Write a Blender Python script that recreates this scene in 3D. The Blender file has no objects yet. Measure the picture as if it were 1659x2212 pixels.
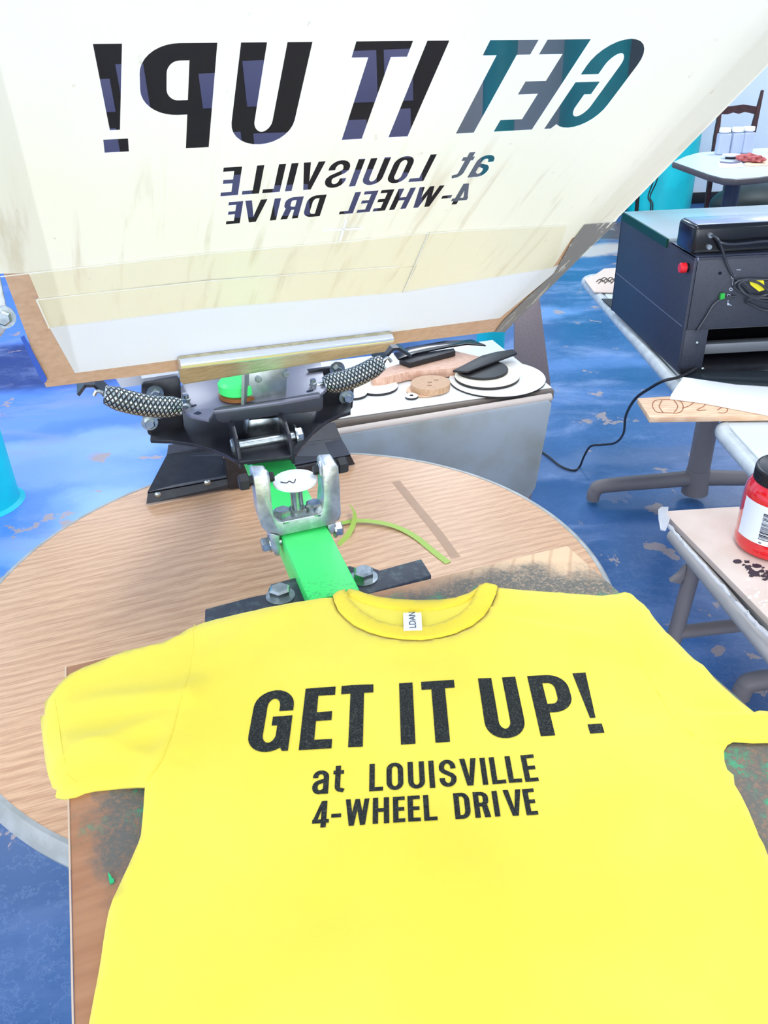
import bpy, bmesh, math, random
from mathutils import Vector, Matrix, noise, geometry
from math import pi, sin, cos, radians, sqrt
random.seed(7)
S = bpy.context.scene
COL = S.collection

# ---------------------------------------------------------------- camera
F, CX, CY, CAMH = 1744.0, 829.5, 1106.0, 1.555
_p, _r = radians(30.8), radians(2.18)
_f = Vector((0, cos(_p), -sin(_p))); _d = Vector((0, -sin(_p), -cos(_p))); _x = Vector((1, 0, 0))
RX = cos(_r) * _x + sin(_r) * _d
RD = -sin(_r) * _x + cos(_r) * _d
CAM = Vector((0, 0, CAMH))
cam = bpy.data.cameras.new('camera')
cam.sensor_fit = 'VERTICAL'; cam.sensor_height = 36.0; cam.lens = 36.0 * F / 2212
cam.clip_start = 0.01
co = bpy.data.objects.new('camera', cam); COL.objects.link(co)
m = Matrix.Identity(4)
for i in range(3):
    m[i][0] = RX[i]; m[i][1] = -RD[i]; m[i][2] = -_f[i]; m[i][3] = CAM[i]
co.matrix_world = m
S.camera = co

def ray(x, y):
    return (RX * ((x - CX) / F) + RD * ((y - CY) / F) + _f)
def Pz(x, y, z):                      # the point of the place at height z seen there in the photograph
    d = ray(x, y); return CAM + d * ((z - CAMH) / d.z)
def Pp(x, y, q, n):                   # ... on the plane through q with normal n
    d = ray(x, y); return CAM + d * ((Vector(q) - CAM).dot(n) / d.dot(n))
def PY(x, y, Y):
    return Pp(x, y, (0, Y, 0), Vector((0, 1, 0)))

# ---------------------------------------------------------------- world, lights, exposure
S.view_settings.view_transform = 'Standard'; S.view_settings.look = 'None'
S.view_settings.gamma = 1.0; S.view_settings.exposure = -0.28
S.view_settings.use_curve_mapping = False
W = bpy.data.worlds.new('world'); S.world = W; W.use_nodes = True
W.node_tree.nodes['Background'].inputs[0].default_value = (0.85, 0.92, 1, 1)
W.node_tree.nodes['Background'].inputs[1].default_value = 0.6
LIGHT_W = 27.0
ADDED_WINDOW_W = 58.0
LIGHT_COL = (0.93, 0.97, 1.0)
CEIL = 3.0

# ---------------------------------------------------------------- materials
def lin(c):
    return tuple(((v / 255) / 12.92 if v / 255 <= .04045 else ((v / 255 + .055) / 1.055) ** 2.4) for v in c)
MATS = {}
def mat(name, col, rough=.5, metal=0., spec=.5, col2=None, scale=20, detail=4, lo=.4, hi=.6, bump=0., bscale=None, stretch=None,
        trans=0., alpha=1., coat=0., translucent=None, coord='Object', emit=None):
    if name in MATS: return MATS[name]
    M = bpy.data.materials.new(name); M.use_nodes = True
    nt = M.node_tree; b = nt.nodes['Principled BSDF']; out = nt.nodes['Material Output']
    c = lin(col) + (1,)
    b.inputs['Base Color'].default_value = c
    b.inputs['Roughness'].default_value = rough; b.inputs['Metallic'].default_value = metal
    b.inputs['Specular IOR Level'].default_value = spec
    b.inputs['Transmission Weight'].default_value = trans; b.inputs['Alpha'].default_value = alpha
    b.inputs['Coat Weight'].default_value = coat
    if emit: b.inputs['Emission Color'].default_value = c; b.inputs['Emission Strength'].default_value = emit
    if col2 or bump:
        tc = nt.nodes.new('ShaderNodeTexCoord'); mp = nt.nodes.new('ShaderNodeMapping')
        nt.links.new(tc.outputs[coord], mp.inputs[0])
        if stretch: mp.inputs['Scale'].default_value = stretch
    if col2:
        n = nt.nodes.new('ShaderNodeTexNoise'); n.inputs['Scale'].default_value = scale; n.inputs['Detail'].default_value = detail
        nt.links.new(mp.outputs[0], n.inputs['Vector'])
        rp = nt.nodes.new('ShaderNodeValToRGB')
        rp.color_ramp.elements[0].position = lo; rp.color_ramp.elements[1].position = hi
        rp.color_ramp.elements[0].color = c; rp.color_ramp.elements[1].color = lin(col2) + (1,)
        nt.links.new(n.outputs[0], rp.inputs[0]); nt.links.new(rp.outputs[0], b.inputs['Base Color'])
    if bump:
        n2 = nt.nodes.new('ShaderNodeTexNoise'); n2.inputs['Scale'].default_value = bscale or scale * 4; n2.inputs['Detail'].default_value = 3
        nt.links.new(mp.outputs[0], n2.inputs['Vector'])
        bp = nt.nodes.new('ShaderNodeBump'); bp.inputs['Strength'].default_value = bump; bp.inputs['Distance'].default_value = .002
        nt.links.new(n2.outputs[0], bp.inputs['Height']); nt.links.new(bp.outputs[0], b.inputs['Normal'])
    if translucent:
        t = nt.nodes.new('ShaderNodeBsdfTranslucent'); t.inputs[0].default_value = lin(translucent[0]) + (1,)
        mx = nt.nodes.new('ShaderNodeMixShader'); mx.inputs[0].default_value = translucent[1]
        nt.links.new(b.outputs[0], mx.inputs[1]); nt.links.new(t.outputs[0], mx.inputs[2]); nt.links.new(mx.outputs[0], out.inputs[0])
    MATS[name] = M
    return M

class NB:                              # small node-graph builder
    def __init__(s, name):
        s.M = bpy.data.materials.new(name); s.M.use_nodes = True
        s.nt = s.M.node_tree; s.b = s.nt.nodes['Principled BSDF']
        s.tc = s.nt.nodes.new('ShaderNodeTexCoord')
    def val(s, sock, v):
        if isinstance(v, bpy.types.NodeSocket): s.nt.links.new(v, sock)
        else: sock.default_value = v
    def mapping(s, loc=(0, 0, 0), rot=(0, 0, 0), sc=(1, 1, 1), src='Object'):
        n = s.nt.nodes.new('ShaderNodeMapping'); n.vector_type = 'POINT'
        n.inputs['Location'].default_value = loc; n.inputs['Rotation'].default_value = rot; n.inputs['Scale'].default_value = sc
        s.nt.links.new(s.tc.outputs[src], n.inputs[0]); return n.outputs[0]
    def rs(s, ang, sc):
        a = s.mapping(rot=(0, 0, ang)); n = s.nt.nodes.new('ShaderNodeMapping'); n.inputs['Scale'].default_value = sc
        s.nt.links.new(a, n.inputs[0]); return n.outputs[0]
    def noise(s, vec, scale, detail=4, rough=.5, dist=0.):
        n = s.nt.nodes.new('ShaderNodeTexNoise'); s.val(n.inputs['Vector'], vec)
        n.inputs['Scale'].default_value = scale; n.inputs['Detail'].default_value = detail
        n.inputs['Roughness'].default_value = rough; n.inputs['Distortion'].default_value = dist
        return n.outputs[0]
    def noisec(s, vec, scale, detail=3):
        n = s.nt.nodes.new('ShaderNodeTexNoise'); s.val(n.inputs['Vector'], vec)
        n.inputs['Scale'].default_value = scale; n.inputs['Detail'].default_value = detail
        return n.outputs['Color']
    def wave(s, vec, scale, dist=2., det=2., dscale=1.):
        n = s.nt.nodes.new('ShaderNodeTexWave'); s.val(n.inputs['Vector'], vec)
        n.inputs['Scale'].default_value = scale; n.inputs['Distortion'].default_value = dist
        n.inputs['Detail'].default_value = det; n.inputs['Detail Scale'].default_value = dscale
        return n.outputs['Fac']
    def math(s, op, a, b=0., clamp=False):
        n = s.nt.nodes.new('ShaderNodeMath'); n.operation = op; n.use_clamp = clamp
        s.val(n.inputs[0], a); s.val(n.inputs[1], b); return n.outputs[0]
    def vmath(s, op, a, b):
        n = s.nt.nodes.new('ShaderNodeVectorMath'); n.operation = op
        s.val(n.inputs[0], a); s.val(n.inputs[1], b)
        return n.outputs['Value'] if op in ('LENGTH', 'DISTANCE') else n.outputs[0]
    def rng(s, v, a, b, c=0., d=1., smooth=True):
        n = s.nt.nodes.new('ShaderNodeMapRange'); n.interpolation_type = 'SMOOTHSTEP' if smooth else 'LINEAR'
        s.val(n.inputs[0], v)
        for i, q in enumerate((a, b, c, d)): n.inputs[i + 1].default_value = q
        return n.outputs[0]
    def mix(s, f, a, b):
        n = s.nt.nodes.new('ShaderNodeMix'); n.data_type = 'RGBA'
        s.val(n.inputs[0], f)
        for q, i in ((a, 6), (b, 7)):
            s.val(n.inputs[i], q if isinstance(q, bpy.types.NodeSocket) else lin(q) + (1,))
        return n.outputs[2]
    def sep(s, v):
        n = s.nt.nodes.new('ShaderNodeSeparateXYZ'); s.nt.links.new(v, n.inputs[0]); return n.outputs
    def bump(s, h, strength=.3, dist=.002):
        n = s.nt.nodes.new('ShaderNodeBump'); n.inputs['Strength'].default_value = strength; n.inputs['Distance'].default_value = dist
        s.nt.links.new(h, n.inputs['Height']); s.nt.links.new(n.outputs[0], s.b.inputs['Normal'])
    def done(s, col, rough=.5, spec=.5, metal=0.):
        s.val(s.b.inputs['Base Color'], col if isinstance(col, bpy.types.NodeSocket) else lin(col) + (1,))
        s.val(s.b.inputs['Roughness'], rough); s.b.inputs['Specular IOR Level'].default_value = spec; s.val(s.b.inputs['Metallic'], metal)
        return s.M

# ---------------------------------------------------------------- mesh helpers
def tf(bm, verts, M):
    bmesh.ops.transform(bm, matrix=M, verts=verts)
def frame(o, x, y, z=None):
    x = Vector(x).normalized(); y = Vector(y).normalized()
    z = Vector(z).normalized() if z is not None else x.cross(y).normalized()
    M = Matrix.Identity(4)
    for i in range(3): M[i][0] = x[i]; M[i][1] = y[i]; M[i][2] = z[i]; M[i][3] = o[i]
    return M
def add_box(bm, c, size, M=None, bev=0., seg=2):
    r = bmesh.ops.create_cube(bm, size=1.)
    vs = r['verts']
    bmesh.ops.scale(bm, vec=size, verts=vs); bmesh.ops.translate(bm, vec=c, verts=vs)
    if bev:
        es = list({e for v in vs for e in v.link_edges})
        q = bmesh.ops.bevel(bm, geom=es, offset=bev, segments=seg, profile=.5, affect='EDGES')
        vs = list({v for f in q['faces'] for v in f.verts} | {v for v in vs if v.is_valid})
    if M is not None: tf(bm, vs, M)
    return vs
def add_prism(bm, pts, d, bev=0.):     # polygon of 3D points extruded by the vector d
    d = Vector(d)
    a = [bm.verts.new(p) for p in pts]; b = [bm.verts.new(Vector(p) + d) for p in pts]
    n = len(pts); fs = []
    fs.append(bm.faces.new(a[::-1])); fs.append(bm.faces.new(b))
    for i in range(n): fs.append(bm.faces.new((a[i], a[(i + 1) % n], b[(i + 1) % n], b[i])))
    bmesh.ops.recalc_face_normals(bm, faces=fs)
    if bev:
        es = list({e for f in fs for e in f.edges})
        bmesh.ops.bevel(bm, geom=es, offset=bev, segments=2, profile=.5, affect='EDGES')
def add_cyl(bm, a, b, r, r2=None, n=20, cap=True):
    a = Vector(a); b = Vector(b); d = b - a
    M = Matrix.Translation((a + b) / 2) @ d.to_track_quat('Z', 'Y').to_matrix().to_4x4()
    q = bmesh.ops.create_cone(bm, cap_ends=cap, segments=n, radius1=r, radius2=r if r2 is None else r2, depth=d.length)
    tf(bm, q['verts'], M); return q['verts']
def add_lathe(bm, prof, c=(0, 0, 0), n=32, M=None):
    rings = []; vs = []
    for r, z in prof:
        ring = [bm.verts.new((r * cos(2 * pi * i / n), r * sin(2 * pi * i / n), z)) for i in range(n)] if r > 1e-6 else [bm.verts.new((0, 0, z))]
        rings.append(ring); vs += ring
    for A, B in zip(rings, rings[1:]):
        for i in range(n):
            j = (i + 1) % n
            if len(A) > 1 and len(B) > 1: bm.faces.new((A[i], A[j], B[j], B[i]))
            elif len(A) > 1: bm.faces.new((A[i], A[j], B[0]))
            elif len(B) > 1: bm.faces.new((A[0], B[j], B[i]))
    tf(bm, vs, M if M is not None else Matrix.Translation(c))
    bmesh.ops.recalc_face_normals(bm, faces=bm.faces[:])
    return vs
def smooth_path(pts, n=8):
    pts = [Vector(p) for p in pts]; out = []
    for i in range(len(pts) - 1):
        p0 = pts[max(i - 1, 0)]; p1 = pts[i]; p2 = pts[i + 1]; p3 = pts[min(i + 2, len(pts) - 1)]
        for k in range(n):
            t = k / n
            out.append(.5 * ((2 * p1) + (p2 - p0) * t + (2 * p0 - 5 * p1 + 4 * p2 - p3) * t * t + (-p0 + 3 * p1 - 3 * p2 + p3) * t ** 3))
    out.append(pts[-1]); return out
def add_tube(bm, pts, r, n=10, sm=6):
    pts = smooth_path(pts, sm) if sm else [Vector(p) for p in pts]
    rr = r if callable(r) else (lambda t: r)
    up = Vector((0.03, 0.02, 1)).normalized(); rings = []
    for i, p in enumerate(pts):
        t = (pts[min(i + 1, len(pts) - 1)] - pts[max(i - 1, 0)])
        t = t.normalized() if t.length > 1e-9 else Vector((1, 0, 0))
        a = t.cross(up)
        if a.length < .05: a = t.cross(Vector((1, 0, 0)))
        a.normalize(); b = a.cross(t).normalized(); up = b
        q = rr(i / max(1, len(pts) - 1))
        rings.append([bm.verts.new(p + q * (cos(2 * pi * k / n) * a + sin(2 * pi * k / n) * b)) for k in range(n)])
    for A, B in zip(rings, rings[1:]):
        for i in range(n): bm.faces.new((A[i], A[(i + 1) % n], B[(i + 1) % n], B[i]))
    bm.faces.new(rings[0]); bm.faces.new(rings[-1][::-1])
    bmesh.ops.recalc_face_normals(bm, faces=bm.faces[:])
def add_hex(bm, a, d, r, h, washer=0., shank=0., sr=None):      # hexagon head at a pointing along d, washer below, shank behind
    a = Vector(a); d = Vector(d).normalized()
    if washer: add_cyl(bm, a - d * .0005, a + d * .002, washer, n=24); a = a + d * .002
    add_cyl(bm, a, a + d * h * .8, r, n=6); add_cyl(bm, a + d * h * .8, a + d * h, r, r * .78, n=6)
    if shank: add_cyl(bm, a - d * shank, a, sr or r * .55, n=14)
def BM(): return bmesh.new()
def obj(name, bm, material, parent=None, smooth=35, mods=None):
    if parent is not None:
        bmesh.ops.translate(bm, vec=-ORG[parent.name], verts=bm.verts[:])
    me = bpy.data.meshes.new(name); bm.to_mesh(me); bm.free()
    for f in me.polygons: f.use_smooth = bool(smooth)
    if smooth: me.set_sharp_from_angle(angle=radians(smooth))
    o = bpy.data.objects.new(name, me); COL.objects.link(o)
    if material: me.materials.append(material)
    if parent is not None: o.parent = parent; ORG[o.name] = ORG[parent.name]
    else: ORG[o.name] = Vector((0, 0, 0))
    return o
ORG = {}
def tag(o, label, cat, group=None, kind=None):
    if label: o['label'] = label
    if cat: o['category'] = cat
    if group: o['group'] = group
    if kind: o['kind'] = kind
    return o
def thing(name, label, cat, loc, group=None):
    o = bpy.data.objects.new(name, None); COL.objects.link(o); o.location = loc; o.empty_display_size = .05
    ORG[o.name] = Vector(loc); return tag(o, label, cat, group)
def single(name, bm, material, label, cat, group=None, smooth=35, loc=None):   # a thing that is one mesh
    if loc is not None: bmesh.ops.translate(bm, vec=-Vector(loc), verts=bm.verts[:])
    o = obj(name, bm, material, None, smooth)
    if loc is not None: o.location = loc; ORG[o.name] = Vector(loc)
    return tag(o, label, cat, group)
def struct(name, bm, material, smooth=35):
    o = obj(name, bm, material, None, smooth); o['kind'] = 'structure'; return o

# plain materials
m_white = mat('white_paint', (238, 243, 250), .6)
m_wall = mat('wall_paint', (240, 246, 254), .7, col2=(234, 243, 253), scale=1.2)
m_ceil = mat('ceiling_paint', (240, 243, 246), .8)
m_teal = mat('teal_paint', (4, 205, 214), .45, col2=(8, 194, 206), scale=6)
m_black = mat('black_powder_coat', (26, 26, 30), .38, col2=(34, 34, 39), scale=60, bump=.08, bscale=400)
m_black_gloss = mat('gloss_black_plastic', (12, 12, 15), .2)
m_dark = mat('dark_rubber', (24, 24, 27), .6)
m_zinc = mat('zinc_plated_steel', (190, 196, 192), .28, metal=1., col2=(160, 168, 165), scale=90)
m_alu = mat('cast_aluminium', (212, 216, 218), .38, metal=.85, col2=(176, 182, 184), scale=55, bump=.15, bscale=220)
m_grayplate = mat('grey_painted_plate', (112, 113, 120), .35, metal=.3)
m_laser = mat('slate_blue_case', (44, 47, 58), .45, col2=(50, 53, 64), scale=150)
m_cable = mat('black_cable', (28, 29, 32), .45)
m_red = mat('red_plastic', (225, 28, 40), .35)
m_tgray = mat('taupe_table_leg', (124, 116, 114), .5)
m_edge = mat('pale_grey_edge_trim', (166, 168, 164), .4, col2=(150, 152, 146), scale=30)
m_edge2 = mat('light_grey_edge_trim', (204, 210, 208), .4, col2=(188, 194, 192), scale=30)
m_ltop = mat('pale_grey_laminate', (225, 232, 232), .35)

# ---------------------------------------------------------------- room shell
def floor_material():
    s = NB('mural_floor')
    ob = s.mapping()
    warp = s.vmath('ADD', ob, s.vmath('MULTIPLY', s.vmath('SUBTRACT', s.noisec(ob, 1.6, 5), (.5, .5, .5)), (.55, .55, 0)))
    warp = s.vmath('ADD', warp, s.vmath('MULTIPLY', s.vmath('SUBTRACT', s.noisec(ob, 9., 4), (.5, .5, .5)), (.14, .14, 0)))
    n1 = s.noise(ob, 1.3, 6, .6); n2 = s.noise(s.mapping(loc=(3, 7, 0), sc=(.6, 1.5, 1)), 2.2, 7, .65, .4)
    col = s.mix(s.rng(n1, .35, .65), (42, 84, 134), (66, 108, 160))
    xy = s.sep(ob)
    # the painted sky is a brighter blue at the left, deeper at the right
    sky = s.rng(s.math('ADD', xy[0], s.math('MULTIPLY', n1, .5)), -.35, .35, 1., 0.)
    sky = s.math('MULTIPLY', sky, s.rng(s.math('SUBTRACT', xy[1], s.math('MULTIPLY', xy[0], .15)), 1.7, 2.3))
    col = s.mix(sky, col, (84, 136, 222))
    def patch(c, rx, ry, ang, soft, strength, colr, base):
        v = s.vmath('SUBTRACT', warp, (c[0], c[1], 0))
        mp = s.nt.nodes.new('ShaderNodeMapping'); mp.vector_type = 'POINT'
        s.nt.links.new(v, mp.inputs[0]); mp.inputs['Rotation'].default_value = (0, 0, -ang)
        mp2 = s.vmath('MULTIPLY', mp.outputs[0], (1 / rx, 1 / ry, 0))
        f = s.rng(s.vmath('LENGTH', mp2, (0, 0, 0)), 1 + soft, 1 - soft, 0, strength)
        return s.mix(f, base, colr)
    for c, rx, ry, a, so, st, cc in [
        ((-1.9, 4.35), .95, .42, .1, .3, .95, (34, 58, 120)),  # soft dark band read as shade, painted into the floor colour
        ((-1.30, 3.30), .50, .13, .25, .45, .75, (150, 186, 242)),
        ((-1.45, 3.05), .42, .13, .15, .5, .65, (140, 178, 240)),
        ((-1.05, 2.75), .20, .22, .3, .5, .75, (150, 190, 242)),
        ((-1.25, 2.45), .25, .10, .2, .5, .6, (150, 186, 238)),
        ((-1.7, 3.55), .5, .1, .3, .5, .5, (120, 160, 236)),
        ((.95, 5.0), .35, .12, .2, .6, .6, (130, 170, 225)),
        ((1.15, 4.1), .5, .10, .1, .6, .5, (110, 146, 206)),
        ((.75, 3.55), .5, .09, .3, .6, .4, (100, 136, 200)),
        ((.8, 2.95), .35, .07, .1, .6, .45, (120, 150, 196)),
        ((1.1, 3.0), .5, .10, .1, .6, .5, (92, 108, 140)),
        ((2.0, 7.2), .8, .35, 0, .3, .9, (104, 88, 82)),
        ((1.65, 6.5), .5, .2, .3, .3, .8, (224, 208, 190))]:
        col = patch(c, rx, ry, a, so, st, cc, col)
    cl = s.math('MULTIPLY', s.rng(n2, .50, .70, 0., .75), s.rng(xy[1], 1.4, 2.6, .25, 1.)); col = s.mix(cl, col, (138, 158, 200))
    # worn chips down to tan concrete, and pale scratches
    ch = s.noise(ob, 5.5, 8, .62, .3); area = s.noise(s.mapping(loc=(1, 4, 0)), 1.1, 2)
    near = s.rng(xy[1], 2.9, 2.1)
    chip = s.math('MULTIPLY', s.rng(s.math('ADD', ch, s.math('MULTIPLY', near, .022)), .605, .617), s.math('MAXIMUM', s.rng(area, .46, .52), near))
    col = s.mix(s.math('MULTIPLY', chip, .9), col, (172, 152, 144))
    sc = s.noise(s.mapping(loc=(5, 2, 0)), 14, 8, .7); scm = s.rng(s.math('ABSOLUTE', s.math('SUBTRACT', sc, .5)), .012, .004, 0, .2)
    scm = s.math('MULTIPLY', scm, s.math('MAXIMUM', s.rng(area, .38, .58), near))
    col = s.mix(scm, col, (150, 176, 210))
    sp = s.rng(s.noise(s.mapping(loc=(8, 8, 0)), 120, 2), .76, .8, 0, .6); col = s.mix(sp, col, (210, 200, 190))
    s.bump(s.noise(ob, 30, 5), .12, .003)
    return s.done(col, s.rng(n1, .3, .7, .30, .42), .4)
X0, X1, Y0, Y1 = -4.2, 5.2, -2.6, 8.3
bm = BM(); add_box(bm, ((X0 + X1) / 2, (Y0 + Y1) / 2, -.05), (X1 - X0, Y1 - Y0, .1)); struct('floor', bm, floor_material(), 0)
bm = BM(); add_box(bm, ((X0 + X1) / 2, (Y0 + Y1) / 2, CEIL + .05), (X1 - X0, Y1 - Y0, .1)); struct('ceiling', bm, m_ceil, 0)
bm = BM(); add_box(bm, ((X0 + X1) / 2, Y1 + .05, CEIL / 2), (X1 - X0 + .2, .1, CEIL)); struct('wall_back', bm, m_wall, 0)
bm = BM(); add_box(bm, ((X0 + X1) / 2, Y0 - .05, CEIL / 2), (X1 - X0 + .2, .1, CEIL)); struct('wall_front', bm, m_wall, 0)
bm = BM(); add_box(bm, (X0 - .05, (Y0 + Y1) / 2, CEIL / 2), (.1, Y1 - Y0, CEIL)); struct('wall_left', bm, m_wall, 0)
bm = BM(); add_box(bm, (X1 + .05, (Y0 + Y1) / 2, CEIL / 2), (.1, Y1 - Y0, CEIL)); struct('wall_right', bm, m_wall, 0)
bm = BM(); add_box(bm, ((X0 + X1) / 2, Y1 - .012, .05), (X1 - X0, .024, .1), bev=.004); struct('baseboard_back', bm, m_dark)
# round teal columns, paint spread around their feet
for k, (cx, cy, r) in enumerate([(-1.585, 2.79, .14), (.50, 3.45, .062), (2.66, 7.85, .28), (1.98, 7.95, .28)]):
    bm = BM()
    add_lathe(bm, [(r * 1.14, 0.0005), (r * 1.10, .004), (r * 1.02, .012), (r, .03), (r, CEIL)], (cx, cy, 0), 64)
    o = struct('trim_%d' % (k + 1), bm, m_teal)
    o['label'] = ['round teal painted column cut by the left picture edge', 'round teal painted column behind the table of wooden discs', 'round teal painted column by the far wall', 'round teal painted column behind the raised screen'][k]
# ceiling light panels
m_diff = mat('light_diffuser', (245, 248, 255), .5, emit=2.2)
k = 0
for lx in (-2.4, .5, 3.4):
    for ly in (-1.2, 1.3, 3.8, 6.3):
        t = thing('ceiling_light', 'long white ceiling light panel over the workshop', 'ceiling light', (lx, ly, CEIL - .06), 'ceiling light panels')
        bm = BM()
        for sx in (-1, 1): add_box(bm, (lx + sx * .31, ly, CEIL - .03), (.02, 1.24, .06))
        for sy in (-1, 1): add_box(bm, (lx, ly + sy * .61, CEIL - .03), (.6, .02, .06))
        obj('light_frame', bm, m_white, t)
        bm = BM(); add_box(bm, (lx, ly, CEIL - .03), (.6, 1.2, .02)); obj('diffuser', bm, m_diff, t)
        L = bpy.data.lights.new('panel_light', 'AREA'); L.shape = 'RECTANGLE'; L.size = .58; L.size_y = 1.18
        L.energy = LIGHT_W * (2.1 if ly > 5 else 1.15 if ly > 3 else .92); L.color = LIGHT_COL
        lo = bpy.data.objects.new('panel_light', L); COL.objects.link(lo); lo.location = (0, 0, 0.012); lo.parent = t
        k += 1

# added shop windows behind the viewer, unseen, filling frontal light on the screen
m_added_pane = mat('added_glowing_pane', (235, 243, 255), .3, emit=1.2)
for k, wx in enumerate((-1.6, 1.0)):
    t = bpy.data.objects.new('added_window_%d' % (k + 1), None); COL.objects.link(t); t.location = (wx, Y0, 1.5); t['kind'] = 'structure'; ORG[t.name] = Vector((wx, Y0, 1.5))
    bm = BM()
    for sx in (-1.12, 0, 1.12): add_box(bm, (wx + sx, Y0 + .03, 1.5), (.06, .06, 1.9))
    for sz in (.58, 2.42): add_box(bm, (wx, Y0 + .03, sz), (2.3, .06, .06))
    obj('added_window_frame', bm, m_white, t)
    bm = BM(); add_box(bm, (wx, Y0 + .012, 1.5), (2.24, .016, 1.82)); obj('added_window_pane', bm, m_added_pane, t)
    L = bpy.data.lights.new('added_window_light', 'AREA'); L.shape = 'RECTANGLE'; L.size = 2.1; L.size_y = 1.7; L.energy = ADDED_WINDOW_W; L.color = (.92, .96, 1)
    lo = bpy.data.objects.new('added_window_light', L); COL.objects.link(lo); lo.location = (0, .09, 0); lo.rotation_euler = (pi / 2, 0, 0); lo.parent = t

# ---------------------------------------------------------------- round table
TZ = .74
TC = Vector((-.157, 1.106, 0)); TR = .533
def oak():
    s = NB('oak_laminate')
    ob = s.mapping(rot=(0, 0, -radians(19)))
    st = s.rs(-radians(19), (1, 9, 1))
    w = s.vmath('ADD', ob, s.vmath('MULTIPLY', s.vmath('SUBTRACT', s.noisec(s.rs(-radians(19), (.5, 1, 1)), 2.2, 2), (.5, .5, .5)), (.0, .20, 0)))
    n = s.nt.nodes.new('ShaderNodeTexWave'); n.bands_direction = 'Y'; s.nt.links.new(w, n.inputs['Vector'])
    n.inputs['Scale'].default_value = 17; n.inputs['Distortion'].default_value = 2.6; n.inputs['Detail'].default_value = 3; n.inputs['Detail Scale'].default_value = 1.5
    fine = s.noise(s.rs(-radians(19), (5, 150, 1)), 3., 4, .6)
    g = s.math('ADD', s.math('MULTIPLY', n.outputs['Fac'], .14), s.math('MULTIPLY', fine, .86))
    col = s.mix(s.rng(g, .3, .7), (186, 140, 104), (218, 176, 136))
    pore = s.rng(s.noise(s.rs(-radians(19), (6, 240, 1)), 2., 2), .60, .72, 0, .45)
    col = s.mix(pore, col, (150, 106, 78))
    spk = s.rng(s.noise(ob, 70, 2), .78, .8, 0, .7); col = s.mix(spk, col, (96, 70, 70))
    return s.done(col, .36, .45)
t = thing('round_table', 'round wood grain laminate table with a grey rim under the press', 'table', (TC.x, TC.y, 0))
bm = BM(); add_lathe(bm, [(0, TZ), (TR - .004, TZ), (TR - .004, TZ - .03), (0, TZ - .03)], TC, 128); obj('tabletop', bm, oak(), t)
bm = BM(); add_lathe(bm, [(TR - .006, TZ + .0006), (TR, TZ + .001), (TR + .004, TZ - .002), (TR + .012, TZ - .022), (TR + .008, TZ - .034), (TR - .006, TZ - .038), (TR - .006, TZ + .0006)], TC, 128)
o = obj('rim_trim', bm, m_edge, t); o['label'] = 'pale grey rim of the table'
bm = BM(); add_cyl(bm, (TC.x, TC.y, .05), (TC.x, TC.y, TZ - .03), .045, n=32); add_box(bm, (TC.x, TC.y, TZ - .036), (.4, .4, .012)); obj('pedestal', bm, m_tgray, t)
bm = BM()
for a in range(4):
    M = Matrix.Translation((TC.x, TC.y, 0)) @ Matrix.Rotation(a * pi / 2 + .4, 4, 'Z')
    add_tube(bm, [M @ Vector(p) for p in ((0, 0, .08), (.15, 0, .07), (.3, 0, .04), (.34, 0, .016))], .022)
obj('foot', bm, m_tgray, t)

# ---------------------------------------------------------------- press frame: axes of the arm
AZ = radians(-17.2)
ex = Vector((cos(AZ), -sin(AZ), 0)); ey = Vector((sin(AZ), cos(AZ), 0)); ez = Vector((0, 0, 1))
def G(X, Y, Z): return ex * X + ey * Y + ez * Z
def PA(x, y, Y): return Pp(x, y, G(0, Y, 0), ey)        # on the vertical plane Y = const of the press
def MX(X, Y, Z): return frame(G(X, Y, Z), ex, ey)
AX = .155                                                # arm centre line
press = thing('screen_printing_press', 'black and green tabletop screen printing press with springs and a stained board', 'printing press', G(AX, 1.5, TZ))
m_green = None
def green_mat():
    s = NB('green_enamel'); ob = s.mapping()
    y = s.sep(s.tc.outputs['Object'])
    n = s.noise(ob, 260, 3, .7); area = s.rng(s.math('ADD', y[1], s.math('MULTIPLY', s.noise(ob, 30, 3), .06)), -.66, -.78)
    f = s.math('MULTIPLY', s.rng(n, .5, .62), area)
    col = s.mix(s.math('MULTIPLY', f, .55), (70, 226, 112), (44, 120, 72))
    return s.done(col, .32, .5)
# arm
bm = BM(); add_box(bm, (0, 0, 0), (.058, .86, .05), MX(AX, .694 + .43, 1.005), .003); obj('arm', bm, green_mat(), press)
# base: folded black sheet on a foot resting on the table, arm lies on it
bm = BM()
def quad_slab(a, b, c, d, th):
    n = (b - a).cross(d - a).normalized(); add_prism(bm, [a, b, c, d], n * th)
b0, b1 = Pz(316, 1088, TZ + .003), Pz(766, 1003, TZ + .003); YB = (b0.dot(ey) + b1.dot(ey)) / 2
g0, g1 = PA(319, 1066, YB + .004), PA(757, 985, YB + .004)
d0, d1 = PA(361, 985, YB + .10), PA(737, 950, YB + .10)
e0, e1 = PA(364, 964, YB + .14), PA(722, 915, YB + .14)
quad_slab(b0, b1, g1, g0, .004); quad_slab(g0, g1, d1, d0, .004); quad_slab(d0, d1, e1, e0, .004)
obj('base_plate', bm, m_black, press)
bm = BM(); add_box(bm, (0, 0, (TZ + .98) / 2), (.05, .06, .976 - TZ), MX(AX, YB + .02, 0), .004); obj('column', bm, m_black, press)
for q in ((341, 1069), (489, 986), (448, 1043)):
    bm = BM(); p = PA(q[0], q[1], YB - .003); add_lathe(bm, [(0, .003), (.004, .0025), (.007, 0)], n=16, M=frame(p, ex, ez, -ey)); obj('rivet', bm, m_zinc, press)

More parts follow.
